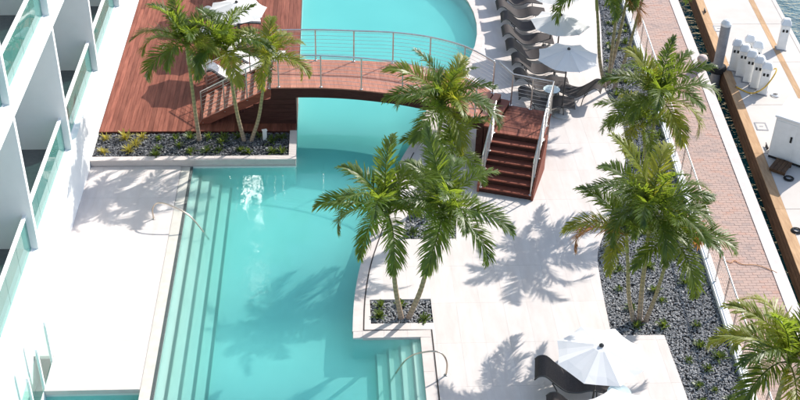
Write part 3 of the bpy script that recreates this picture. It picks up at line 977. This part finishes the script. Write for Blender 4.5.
# ------------------------------------------------------------------ fence
fen = thing('wire_fence', 'steel post and wire mesh fence on white kerb along path', 'fence', (kx(25) + 0.1, 25.0, 0.09))
fy = frange(15.0, 46.0, 1.0)
FH = 0.92
for y in fy:
    x = kx(y) - kx(25)
    MB().box(x - 0.018, x + 0.018, y - 25 - 0.018, y - 25 + 0.018, 0, FH).build('post', 'steel', fen)
MB().tube([(kx(y) - kx(25), y - 25, FH + 0.015) for y in (15, 46)], 0.022, 8).build('top_rail', 'steel', fen)
MB().tube([(kx(y) - kx(25), y - 25, 0.06) for y in (15, 46)], 0.012, 6).build('bottom_rail', 'steel', fen)
pan = MB()
for k in range(9):
    a = k * 0.95 / 9 + 0.03
    z = FH * (k + 0.5) / 9
    pan.tube([(0.0697 * 0.03, 0.03, z), (0.0697 * 0.97, 0.97, z)], 0.003, 3, cap=False)
    pan.tube([(0.0697 * a, a, 0.06), (0.0697 * a, a, FH)], 0.003, 3, cap=False)
pm = pan.mesh('mesh_panel')
pm.materials.append(M['steel'])
for y in fy[:-1]:
    o = obj('mesh_panel', pm, None, fen)
    o.location = (kx(y) - kx(25), y - 25, 0)

# ------------------------------------------------------------------ umbrellas
def make_umbrella(R, h, rim, label, grp):
    t = thing('patio_umbrella', label, 'umbrella', group=grp)
    n = 8
    cnp = MB()
    rings = [(0.0, h), (0.18, h - 0.02), (0.5, rim + (h - rim) * 0.56), (0.78, rim + (h - rim) * 0.25), (1.0, rim)]
    cnp.v.append((0, 0, h))
    sub = 3
    for (k, z) in rings[1:]:
        for j in range(n * sub):
            q, fr = divmod(j, sub)
            a0, a1 = 2 * math.pi * q / n, 2 * math.pi * (q + 1) / n
            p = Vector((math.cos(a0), math.sin(a0))).lerp(Vector((math.cos(a1), math.sin(a1))), fr / sub) * R * k
            sag = -0.05 * k * (1 - abs(fr / sub * 2 - 1)) if fr else 0
            if k == 1.0 and fr:
                p *= 0.97
            cnp.v.append((p.x, p.y, z + sag))
    N = n * sub
    for j in range(N):
        cnp.f.append((0, 1 + j, 1 + (j + 1) % N))
        for r in range(3):
            cnp.f.append((1 + r * N + j, 1 + (r + 1) * N + j, 1 + (r + 1) * N + (j + 1) % N, 1 + r * N + (j + 1) % N))
    m = cnp.mesh('canopy')
    m.materials.append(M['canopy'])
    o = obj('canopy', m, None, t)
    for q in range(n):
        a = 2 * math.pi * q / n
        d = Vector((math.cos(a), math.sin(a), 0))
        MB().tube([d * 0.04 + Vector((0, 0, h - 0.07)), d * R * 0.5 + Vector((0, 0, rings[2][1] - 0.02)), d * R * 0.99 + Vector((0, 0, rim - 0.014))], 0.009, 5).build('rib', 'dark_metal', o)
    MB().tube([(0, 0, 0.05), (0, 0, h - 0.03)], 0.024, 10).build('pole', 'dark_metal', t)
    MB().lathe([(0.012, h - 0.01), (0.05, h), (0.055, h + 0.03), (0.03, h + 0.06), (0.006, h + 0.075)], n=10).build('finial', 'dark_metal', t)
    MB().lathe([(0.27, 0), (0.27, 0.05), (0.2, 0.075), (0.05, 0.09), (0.045, 0.28), (0.028, 0.29)], n=18).build('base', 'concrete', t)
    return t
up = make_umbrella(0.98, 2.37, 2.1, 'white octagonal patio umbrella over the loungers by the curved pool edge', 'umbrellas on the terrace')
ul = [((7.20, 31.55, 0), 0.2), ((7.35, 33.9, 0), 0.5), ((7.55, 36.2, 0), 0.1), ((8.3, 38.6, 0), 0.35), ((8.5, 41.6, 0), 0.0)]
umb = []
for i, (p, r) in enumerate(ul):
    o = up if i == 0 else copy_tree(up)
    o.location = p
    o.rotation_euler.z = r
    umb.append(o)
umb[0]['label'] = 'white umbrella dappled by palm shade, next to the stair landing'
for p, r, l in (((5.60, 18.12, 0), 0.25, 'white umbrella dappled by palm shade, over loungers beside the gravel bed corner'),
                ((5.75, 16.15, 0), 0.1, 'sunlit white umbrella next to the loungers by the gravel bed corner')):
    o = copy_tree(up)
    o.location, o.rotation_euler.z = p, r
    o['label'] = l
for p, r in (((-3.15, 34.45, 0.215), 0.2), ((-3.3, 36.6, 0.215), 0.3), ((-3.4, 39.0, 0.215), 0.1), ((-2.3, 41.4, 0.215), 0.1)):
    o = copy_tree(up)
    o.location, o.rotation_euler.z = p, r
    o['label'] = 'white patio umbrella standing on the wooden deck behind the palms'
    o['group'] = 'umbrellas on the deck'

# ------------------------------------------------------------------ loungers
def sling_profile(lift=1.0):
    return spline([(-1.0, 0, 0.60), (-0.90, 0, 0.72), (-0.72, 0, 0.73), (-0.48, 0, 0.52), (-0.18, 0, 0.30), (0.12, 0, 0.30), (0.40, 0, 0.40), (0.68, 0, 0.38), (0.98, 0, 0.34)], 4)
def make_lounger(label, grp, cushion=False):
    t = thing('sun_lounger', label, 'sun lounger', group=grp)
    pr_ = sling_profile()
    hw = 0.36
    def strip(ps, z0, z1, hw, name, mat):
        m = MB()
        k = len(ps)
        for s in (-1, 1):
            for p in ps:
                m.v.append((p.x, s * hw, p.z + z0))
            for p in ps:
                m.v.append((p.x, s * hw, p.z + z1))
        for i in range(k - 1):
            m.f += [(k + i, k + i + 1, 3 * k + i + 1, 3 * k + i), (i, 2 * k + i, 2 * k + i + 1, i + 1), (i, i + 1, k + i + 1, k + i), (2 * k + i, 3 * k + i, 3 * k + i + 1, 2 * k + i + 1)]
        m.f += [(0, k, 3 * k, 2 * k), (k - 1, 3 * k - 1, 4 * k - 1, 2 * k - 1)][:2]
        return m.build(name, mat, t)
    split = 14
    strip(pr_[:split + 1], 0.0, 0.02, hw, 'backrest', 'sling')
    strip(pr_[split:27], 0.0, 0.02, hw, 'seat', 'sling')
    strip(pr_[26:], 0.0, 0.02, hw, 'footrest', 'sling')
    if cushion:
        strip(pr_[2:], 0.021, 0.085, hw - 0.03, 'cushion', 'cushion')
    for s in (-1, 1):
        MB().tube([(p.x, s * (hw + 0.015), p.z + 0.008) for p in pr_], 0.02, 6).build('side_rail', 'dark_metal', t)
        MB().tube([(-0.55, s * (hw + 0.015), 0.54), (-0.42, s * (hw + 0.015), 0.30), (-0.38, s * (hw + 0.015), 0)], 0.018, 6).build('leg', 'dark_metal', t)
        MB().tube([(0.55, s * (hw + 0.015), 0.40), (0.60, s * (hw + 0.015), 0)], 0.018, 6).build('leg', 'dark_metal', t)
    return t
L0 = make_lounger('dark sling sun lounger in the row between curved pool and umbrellas', 'loungers along the curved pool')
ly = [31.75, 33.0, 34.05, 35.1, 36.15, 37.2, 38.25, 39.3, 40.35]
for i, y in enumerate(ly):
    o = L0 if i == 0 else copy_tree(L0)
    o.scale = (0.92, 0.92, 0.92)
    o.location = (6.8 + random.uniform(-.06, .06), y + 0.1, 0)
    o.rotation_euler.z = RAD(-3 + random.uniform(-3, 3))
o = copy_tree(L0); o.location = (7.75, 32.6, 0); o.rotation_euler.z = RAD(160)
o['label'] = 'dark sling sun lounger turned askew at the palm trunks'
for i, (x, y, l) in enumerate(((5.42, 19.2, 'dark sun lounger under the palm-shaded umbrella at bed corner'), (5.5, 18.0, 'dark sun lounger beneath the sunlit umbrella near the bed corner'), (5.5, 16.8, 'dark sun lounger farthest from the stairs beside the narrow pool steps'))):
    o = copy_tree(L0)
    o.location = (x, y, 0)
    o.rotation_euler.z = RAD(-9)
    o['label'] = l
    o['group'] = 'loungers by the bed corner'
LC = make_lounger('sun lounger with pale cushion on the wooden deck under umbrellas', 'cushioned loungers on the deck', True)
for i, (x, y, r) in enumerate(((-3.3, 33.35, 12), (-2.55, 34.3, 12), (-3.6, 35.6, 8), (-3.6, 37.2, 8))):
    o = LC if i == 0 else copy_tree(LC)
    o.location = (x, y, 0.215)
    o.rotation_euler.z = RAD(r)
# side table with glass top
st = thing('side_table', 'small round side table with pale glass top among loungers', 'table', (7.0, 32.45, 0))
MB().lathe([(0.27, 0.44), (0.275, 0.45), (0.27, 0.46)], n=20).build('table_top', 'clear_top', st)
for k in range(3):
    a = k * 2.094
    MB().tube([(0.2 * math.cos(a), 0.2 * math.sin(a), 0), (0.16 * math.cos(a), 0.16 * math.sin(a), 0.44)], 0.012, 6).build('leg', 'dark_metal', st)
st2 = copy_tree(st)
st2.location = (6.35, 18.65, 0)
st2['label'] = 'small round side table between loungers at the gravel bed corner'

# ------------------------------------------------------------------ palms
def frond_mesh(L, e0, droop, nl, seed, lw=0.036, ll=0.52):
    r = random.Random(seed)
    K = 24
    P, T = [Vector((0.03, 0, 0))], []
    for i in range(K + 1):
        t = i / K
        e = e0 - droop * t ** 1.25
        d = Vector((math.cos(e), 0, math.sin(e)))
        T.append(d)
        if i < K:
            P.append(P[-1] + d * L / K)
    tw = r.uniform(-0.4, 0.4)
    P = [p + Vector((0, tw * 0.25 * (i / K) ** 2, 0)) for i, p in enumerate(P)]
    m = MB()
    m.tube(P[::2], [0.022 * (1 - 0.85 * i / (len(P[::2]) - 1)) for i in range(len(P[::2]))], 4, cap=False)
    for i in range(nl):
        t = 0.10 + 0.90 * (i + 0.5) / nl
        for s in (-1, 1):
            tt = min(0.999, t + r.uniform(-0.008, 0.008)) * K
            k = int(tt); f = tt - k
            p = P[k].lerp(P[k + 1], f)
            d = T[k].lerp(T[k + 1], f).normalized()
            S = Vector((0, s, 0))
            N = d.cross(Vector((0, 1, 0))) * -1
            if N.z < 0 and abs(d.z) < 0.9:
                N = -N
            ang = RAD(62 - 36 * t + r.uniform(-9, 9))
            vv = RAD(28 + r.uniform(-24, 20))
            dr = (d * math.cos(ang) + (S * math.cos(vv) + N * math.sin(vv)) * math.sin(ang)).normalized()
            ln = ll * (0.45 + 0.55 * math.sin(math.pi * min(1, t * 0.95 + 0.12))) * r.uniform(0.85, 1.1)
            if t > 0.9:
                ln *= 0.75
            wv = dr.cross(S.cross(d)).normalized()
            wv = dr.cross(N).normalized()
            g = r.uniform(0.06, 0.5) * ln
            q0 = p
            q1 = p + dr * ln * 0.4 - Vector((0, 0, g * 0.12))
            q2 = p + dr * ln * 0.75 - Vector((0, 0, g * 0.5))
            q3 = p + dr * ln - Vector((0, 0, g))
            w1 = lw * r.uniform(0.8, 1.2)
            m.add([q0 - wv * w1 * .25, q0 + wv * w1 * .25, q1 - wv * w1 * .55, q1 + wv * w1 * .55, q2 - wv * w1 * .42, q2 + wv * w1 * .42, q3],
                  [(0, 1, 3, 2), (2, 3, 5, 4), (4, 5, 6)])
    return m.mesh('frond')
FR_M = []
for i in range(14):
    t = i / 13
    FR_M.append(frond_mesh(2.0 - 0.1 * (i % 3), RAD(86 - 68 * t), RAD(66 + 44 * t + (i * 37 % 25)), 66, 100 + i, 0.031, 0.52))
FRY, FRD = [], []
for lst, mat in ((FR_M, 'frond'),):
    for me_ in lst:
        c = me_.copy(); c.materials.append(M['frond_yellow']); FRY.append(c)
        d = me_.copy(); d.materials.append(M['frond_dry']); FRD.append(d)
        me_.materials.append(M[mat])

def palm(label, stems, group=None, seed=1):
    """stems: (base xy z, crown xyz, n_fronds, scale, base radius, yellow share)"""
    r = random.Random(seed)
    b0 = Vector(stems[0][0])
    t = thing('palm_tree', label, 'palm tree', tuple(b0), 0, group)
    for base, crown, nf, scl, rad, yel in stems:
        B, C = Vector(base) - b0, Vector(crown) - b0
        cs = 0.55 * scl
        side = Vector((C.x - B.x, C.y - B.y, 0))
        ctrl = [B + Vector((0, 0, -0.12)), B + Vector((0, 0, 0.05)), B.lerp(C, 0.3) + side * 0.10, B.lerp(C, 0.65) + side * 0.04, C - Vector((0, 0, 0.0))]
        pts = spline(ctrl, 14)
        L = len(pts)
        cut = int(L * 0.84)
        rr = []
        for i in range(cut + 1):
            f = i / cut
            rr.append(rad * (1.0 + 0.55 * math.exp(-f * 9)) * (1 - 0.42 * f) * (1 + 0.045 * (1 if i % 2 else -1)))
        m = MB().tube(pts[:cut + 1], rr, 10)
        me_ = m.mesh('trunk', smooth=True)
        at = me_.attributes.new('along', 'FLOAT', 'POINT')
        vals = []
        for i in range(cut + 1):
            vals += [i / cut] * 10
        at.data.foreach_set('value', vals)
        tk = obj('trunk', me_, 'trunk', t)
        sh = pts[cut:]
        MB().tube(sh, [rad * 0.62 * (1.25 - 0.75 * (i / (len(sh) - 1)) ** 1.5) for i in range(len(sh))], 8).build('crownshaft', 'crownshaft', tk, smooth=True)
        top = sh[-1]
        ax = (sh[-1] - sh[0]).normalized()
        tilt = Vector((0, 0, 1)).rotation_difference(ax.lerp(Vector((0, 0, 1)), 0.4)).to_matrix().to_4x4()
        a0 = r.uniform(0, 6.28)
        for i in range(nf):
            f = i / max(1, nf - 1)
            k = min(13, max(0, int(round(f * 13 + r.uniform(-1.2, 1.2)))))
            rv = r.random()
            src = FRD if (seed in (15, 22) and f > 0.85 and rv < 0.22) else (FRY if rv < yel else FR_M)
            o = obj('frond', src[k], None, t)
            s = scl * r.uniform(0.85, 1.1)
            az = a0 + i * 2.39996 + r.uniform(-0.25, 0.25)
            o.matrix_local = Matrix.Translation(top - ax * 0.10 * f) @ tilt @ Matrix.Rotation(az, 4, 'Z') @ Matrix.Rotation(r.uniform(-0.3, 0.3), 4, 'X') @ Matrix.Scale(s, 4)
    return t
palm('single-trunk palm in the deck planter next to yellow grasses', [((-4.12, 30.0, 0.1), (-4.25, 30.0, 3.45), 15, 0.88, 0.075, 0.15)], seed=3)
palm('V-shaped double-trunk palm in the deck planter before the bridge abutment', [((-2.78, 29.98, 0.1), (-3.15, 30.0, 3.25), 16, 0.88, 0.075, 0.1), ((-2.55, 29.95, 0.1), (-1.92, 29.9, 3.0), 13, 0.78, 0.07, 0.7)], seed=5)
palm('V-shaped double-trunk palm growing from the square planter opening in the paving', [((1.58, 21.9, -0.07), (1.18, 21.75, 3.35), 13, 1.0, 0.08, 0.12), ((1.78, 21.9, -0.07), (2.45, 21.75, 3.35), 14, 1.0, 0.08, 0.12)], seed=8)
palm('palm in the gravel bed at the foot of the stairs', [((2.55, 26.7, -0.06), (2.86, 26.5, 3.45), 16, 0.98, 0.08, 0.15), ((2.75, 26.5, -0.06), (3.1, 25.9, 2.4), 8, 0.78, 0.07, 0.15)], seed=12)
palm('triple-trunk palm in the curved gravel bed with three ringed stems', [((7.38, 21.62, -0.06), (6.85, 21.7, 2.7), 10, 0.9, 0.065, 0.3), ((7.55, 21.66, -0.06), (7.35, 21.7, 3.4), 15, 0.98, 0.075, 0.2), ((7.70, 21.62, -0.06), (8.0, 21.6, 2.6), 11, 0.88, 0.065, 0.25)], seed=15)
palm('full leafy palm in gravel bed leaning over the wire fence', [((8.95, 27.3, -0.06), (8.80, 27.1, 3.25), 16, 0.98, 0.08, 0.3), ((9.1, 27.1, -0.06), (8.55, 27.2, 2.3), 10, 0.8, 0.07, 0.3)], seed=18)
palm('tall palm clump with bare trunks beside the umbrella row', [((8.98, 33.4, -0.06), (8.25, 33.4, 3.55), 15, 1.0, 0.075, 0.15), ((9.15, 33.6, -0.06), (9.05, 33.6, 4.3), 13, 1.0, 0.07, 0.15), ((9.3, 33.3, -0.06), (10.05, 33.8, 4.1), 13, 1.0, 0.07, 0.15), ((9.2, 33.9, -0.06), (9.75, 34.6, 4.4), 12, 1.0, 0.07, 0.15)], seed=22)
palm('low yellow-green palm with wide fronds by the fence and brick path', [((9.1, 16.9, -0.06), (9.25, 17.1, 2.85), 17, 1.0, 0.085, 0.45)], seed=27)

# ------------------------------------------------------------------ small plants
def tuft_mesh(nb_, L, w_, seed, spread=1.0):
    r = random.Random(seed)
    m = MB()
    for i in range(nb_):
        a = r.uniform(0, 6.28)
        l = L * r.uniform(0.6, 1.1)
        e = RAD(r.uniform(25, 80))
        d = Vector((math.cos(a) * math.cos(e) * spread, math.sin(a) * math.cos(e) * spread, math.sin(e)))
        s = Vector((-math.sin(a), math.cos(a), 0)) * w_ * r.uniform(0.7, 1.2)
        p0 = Vector((r.uniform(-.03, .03), r.uniform(-.03, .03), 0))
        p1 = p0 + d * l * 0.5
        p2 = p0 + d * l * 0.85 - Vector((0, 0, l * 0.10))
        p3 = p0 + d * l * 1.05 - Vector((0, 0, l * 0.28))
        m.add([p0 - s * .4, p0 + s * .4, p1 - s, p1 + s, p2 - s * .8, p2 + s * .8, p3], [(0, 1, 3, 2), (2, 3, 5, 4), (4, 5, 6)])
    return m.mesh('foliage')
TG = [tuft_mesh(26, 0.27, 0.025, 300 + i) for i in range(4)]
TY = [tuft_mesh(46, 0.30, 0.012, 320 + i) for i in range(3)]
for m_ in TG: m_.materials.append(M['shrub'])
for m_ in TY: m_.materials.append(M['shrub_yellow'])
def plant(kind, x, y, z, label, group, s=1.0):
    src = TY if kind == 'y' else TG
    o = obj('yellow_grass' if kind == 'y' else 'green_shrub', random.choice(src), None)
    o.location = (x, y, z)
    o.rotation_euler.z = random.uniform(0, 6.28)
    k = s * random.uniform(0.8, 1.2)
    o.scale = (k, k, k * random.uniform(0.85, 1.15))
    tag(o, label, 'plant', group)
for x, y in ((-6.95, 30.1), (-6.35, 30.1), (-6.9, 29.35), (-6.15, 29.4), (-5.85, 30.15), (-6.0, 29.75)):
    plant('y', x, y, 0.11, 'yellow grass tuft in the deck planter', 'yellow grass tufts', 1.15)
for x, y in ((-5.35, 30.1), (-5.3, 29.55), (-5.35, 29.2), (-4.85, 30.1), (-4.7, 29.7), (-4.35, 29.35), (-4.4, 30.1), (-3.85, 30.15), (-3.85, 29.4), (-3.45, 29.9), (-3.5, 29.4), (-3.4, 30.15), (-2.85, 29.4), (-2.6, 29.3), (-2.95, 30.2), (-1.95, 29.9), (-1.9, 29.3), (-1.6, 29.3), (-1.65, 30.1), (-2.3, 30.15)):
    plant('g', x, y, 0.11, 'small green shrub in the shade-toned gravel of the deck planter', 'shrubs in the deck planter', 1.05)
for x, y in ((1.08, 22.35), (1.05, 21.95), (1.62, 22.4), (2.15, 21.8)):
    plant('g', x, y, -0.06, 'small green shrub in the square planter opening', 'shrubs in the square planter', 0.95)
rr_ = random.Random(5)
yv = 18.6
while yv < 40:
    k = 0
    for row in range(3):
        lo = np.interp(yv, [p[1] for p in bed_left[::-1]], [p[0] for p in bed_left[::-1]]) if yv > 21.1 else 8.05
        hi = kx(yv)
        x = lo + (hi - lo) * (0.2 + 0.3 * row) + rr_.uniform(-.12, .12)
        if rr_.random() < 0.8:
            plant('g', x, yv + rr_.uniform(-.2, .2), -0.05, 'small green shrub dotted in the curved gravel bed by fence', 'shrubs in the curved gravel bed', rr_.uniform(0.65, 1.0))
    yv += 0.72
for x, y in ((2.1, 25.4), (2.7, 25.4), (3.1, 25.7), (2.3, 26.2), (3.1, 27.2)):
    plant('g', x, y, -0.05, 'small green shrub in the bed below the terrace stairs', 'shrubs in the stair bed', 0.9)
mk = thing('garden_light', 'small white box light standing in the deck planter gravel', 'garden light', (-2.15, 30.02, 0.1), 0.3)
MB().box(-0.06, 0.06, -0.04, 0.04, 0, 0.36).build('housing', 'white_plastic', mk, bevel=0.01)
MB().box(-0.075, 0.075, -0.055, 0.055, 0.361, 0.385).build('cap', 'white_plastic', mk)

# ------------------------------------------------------------------ dock furniture
pile = thing('mooring_pile', 'tall grey round mooring pile with white cap and black collar', 'mooring pile', (13.48, 35.5, -1.4))
MB().lathe([(0.175, -2.5), (0.17, 2.62)], n=18).build('shaft', 'grey_pile', pile, smooth=False)
MB().lathe([(0.185, 2.60), (0.185, 2.68), (0.10, 2.80), (0.01, 2.84)], n=18).build('cap', 'white_plastic', pile)
MB().lathe([(0.30, 0.82), (0.31, 0.86), (0.31, 0.98), (0.30, 1.02)], n=18).build('collar', 'black_rubber', pile)
def pedestal(label, group=None):
    t = thing('dock_pedestal', label, 'power pedestal', group=group)
    MB().box(-0.15, 0.15, -0.13, 0.13, 0.0, 0.98).build('body', 'white_plastic', t, bevel=0.015)
    MB().hull([(-.2, -.18, .985), (.2, -.18, .985), (.2, .18, .985), (-.2, .18, .985)], [(-.10, -.07, 1.2), (.10, -.07, 1.2), (.10, .12, 1.2), (-.10, .12, 1.2)]).build('cap', 'white_plastic', t, bevel=0.02)
    for x in (-0.06, 0.06):
        MB().box(x - 0.035, x + 0.035, -0.145, -0.128, 0.72, 0.82).build('socket', 'black_rubber', t)
    MB().box(-0.19, 0.19, -0.17, 0.17, 0, 0.03).build('foot_plate', 'grey_pile', t)
    return t
p0 = pedestal('white dock pedestal in the close row beside the grey pile', 'pedestals beside the pile')
for i in range(5):
    o = p0 if i == 0 else copy_tree(p0)
    o.location = (14.02 + i * 0.13, 35.45 - i * 0.42, ZD)
    o.rotation_euler.z = RAD(-22)
for i in range(2):
    o = copy_tree(p0)
    o['label'] = 'white dock pedestal standing behind the close row, on its seaward side'
    o.location = (14.55 + i * 0.15, 35.75 - i * 0.45, ZD)
    o.rotation_euler.z = RAD(-22)
o = copy_tree(p0)
o.location = (16.25, 37.0, ZD)
o.rotation_euler.z = RAD(-15)
o['label'] = 'lone white dock pedestal on the seaward side of tan strip'
del o['group']
hz = ZD + 0.05
hy = thing('dock_hose', 'yellow hose looped around the dock pedestals', 'hose', (14.6, 33.6, ZD))
MB().tube(spline([(-0.85, 0.55, 0.04), (-0.45, 0.1, 0.04), (-0.1, -0.05, 0.35), (0.2, 0.1, 0.75), (0.32, 0.35, 0.85), (0.1, 0.42, 0.7), (-0.02, 0.3, 0.85)], 6), 0.024, 6).build('hose', 'hose_yellow', hy, smooth=True)
MB().lathe([(0.03, -0.04), (0.035, 0.05)], (-0.85, 0.55, 0.05), 8).build('coupling', 'steel', hy)
ki = thing('dock_cabinet', 'large white utility cabinet with sloped lid on the dock', 'cabinet', (14.35, 29.75, ZD), RAD(-38))
MB().box(-0.72, 0.72, -0.5, 0.5, 0.08, 1.45).build('body', 'white_plastic', ki, bevel=0.02)
MB().hull([(-.76, -.54, 1.455), (.76, -.54, 1.455), (.76, .54, 1.455), (-.76, .54, 1.455)], [(-.76, -.54, 1.52), (.76, -.54, 1.52), (.76, .54, 1.72), (-.76, .54, 1.72)]).build('lid', 'white_plastic', ki, bevel=0.01)
for x in (-0.36, 0.36):
    d = MB().box(x - 0.33, x + 0.33, -0.512, -0.5005, 0.16, 1.36).build('door', 'white_plastic', ki)
    MB().box(x + 0.2, x + 0.26, -0.535, -0.513, 0.75, 0.95).build('handle', 'black_rubber', d)
MB().box(-0.70, 0.70, -0.48, 0.48, 0.0, 0.078).build('plinth', 'black_rubber', ki)
br = thing('dock_ramp', 'weathered brown timber step at foot of white dock cabinet', 'step', (13.55, 29.2, ZD), RAD(-38))
for k in range(4):
    MB().box(-0.1 + k * 0.125, 0.015 + k * 0.125, -0.35, 0.35, 0.1, 0.14).build('plank', 'wet_timber', br)
for s in (-0.3, 0.24):
    MB().box(-0.1, 0.39, s, s + 0.06, 0, 0.098).build('bearer', 'wet_timber', br)
def cleat(label, x, y, s=1.0):
    t = thing('dock_cleat', label, 'cleat', (x, y, ZD + 0.012), RAD(85))
    for q in (-0.06, 0.06):
        MB().box(q - 0.02, q + 0.02, -0.03, 0.03, 0, 0.07).build('foot', 'dark_metal', t)
    MB().tube([(-0.17, 0, 0.09), (-0.08, 0, 0.075), (0.08, 0, 0.075), (0.17, 0, 0.09)], [0.014, 0.024, 0.024, 0.014], 8).build('horn', 'dark_metal', t)
cleat('black dock cleat on the timber edge near the timber step', dx(30.3) + 0.45, 30.3)
cleat('black dock cleat on timber edge well beyond the grey pile', dx(40.0) + 0.15, 40.0)
def coil(label, x, y, r0=0.16, mat='black_rubber', loops=3):
    m = MB()
    pts = []
    for i in range(loops * 14):
        a = i / 14 * 2 * math.pi
        rr2 = r0 * (1 - 0.12 * i / 14)
        pts.append((rr2 * math.cos(a), rr2 * math.sin(a), 0.02 + 0.012 * i / 14))
    m.tube(pts, 0.016, 5)
    o = m.build('rope_coil', mat, None, smooth=True)
    o.location = (x, y, ZD)
    tag(o, label, 'rope')
coil('coiled dark rope lying on the dock beside the white cabinet', 13.75, 28.55)
coil('coiled dark rope alone on bare dock concrete', 13.1, 25.9)
coil('pale coiled rope on the dock near the yellow hose', 14.95, 33.6, 0.15, 'white_plastic')
def hatch(label, x, y):
    t = thing('dock_hatch', label, 'hatch', (x, y, ZD + 0.002), RAD(-5))
    for a in (-0.17, 0.17):
        MB().box(a - 0.02, a + 0.02, -0.24, 0.24, 0, 0.012).build('frame_bar', 'grey_pile', t)
    for a in (-0.22, 0.22):
        MB().box(-0.148, 0.148, a - 0.02, a + 0.02, 0, 0.012).build('frame_bar', 'grey_pile', t)
    MB().box(-0.145, 0.145, -0.195, 0.195, 0, 0.006).build('plate', 'dock_concrete', t)
    MB().box(-0.06, 0.06, -0.02, 0.02, 0.0065, 0.012).build('handle', 'grey_pile', t)
hatch('square grey-framed hatch in dock concrete near cabinet', 13.85, 31.6)
hatch('square grey-framed hatch in dock concrete beyond the pedestals', 14.4, 38.6)
# orange hose on path
oh = MB().tube(spline([(10.3, 24.05, 0.02), (10.5, 23.85, 0.02), (10.62, 23.95, 0.02), (10.8, 23.78, 0.02), (11.18, 23.74, 0.02), (11.5, 23.52, 0.02), (11.62, 23.4, 0.02)], 6), 0.010, 6).build('garden_hose', 'hose_orange', smooth=True)
tag(oh, 'thin orange hose lying across the brick path', 'hose')
# round stone post on the coping
sb = thing('stone_bollard', 'short round-headed stone bollard on the seawall coping', 'bollard', (cx(34.5) + 0.0, 34.5, 0.02))
MB().lathe([(0.15, 0), (0.15, 0.05), (0.12, 0.08), (0.11, 0.22), (0.14, 0.26)], n=14).build('stem', 'stone_ball', sb)
MB().lathe([(0.06, 0.262), (0.14, 0.30), (0.18, 0.38), (0.18, 0.44), (0.13, 0.53), (0.05, 0.56), (0.01, 0.565)], n=16).build('head', 'stone_ball', sb, smooth=True)

# ------------------------------------------------------------------ unseen tower beyond the deck, added to throw a sun glint on the pool
def glint_mirror():
    m, nt, bs = nodes('glint_mirror')
    bs.inputs['Base Color'].default_value = (0.85, 0.88, 0.90, 1)
    bs.inputs['Metallic'].default_value = 0.9
    bs.inputs['Roughness'].default_value = 0.05
    return m
M['glint_mirror'] = glint_mirror()
TAZ = RAD(113.7)                                     # front bearing from +Y towards +X, turned to bounce the sun poolward
tw_ = thing('glint_tower', 'unseen slim tower with tilted mirrors, added for the sun glint on the pool', 'building', (-6.2, 70.0, 0), math.pi - TAZ)
# local -Y is the mirror front, panes leaned to aim the glint
MB().box(-2.2, 2.2, 0.0, 4.4, -1, 40).build('wall', 'concrete', tw_)
for lv in range(6, 10):
    z = 1.2 + lv * 3.8
    MB().box(-2.3, 2.3, -0.3, -0.005, z + 3.65, z + 3.79).build('floor_slab', 'concrete', tw_)
    x0 = -1.3
    MB().hull([(x0, -0.17, z), (x0 + 2.6, -0.17, z), (x0 + 2.6, -0.002, z), (x0, -0.002, z)], [(x0, -0.018, z + 3.6), (x0 + 2.6, -0.018, z + 3.6), (x0 + 2.6, -0.002, z + 3.6), (x0, -0.002, z + 3.6)]).build('tilted_mirror', 'glint_mirror', tw_)
MB().box(-2.4, 2.4, -0.35, 4.6, 40.01, 40.4).build('roof_slab', 'concrete', tw_)
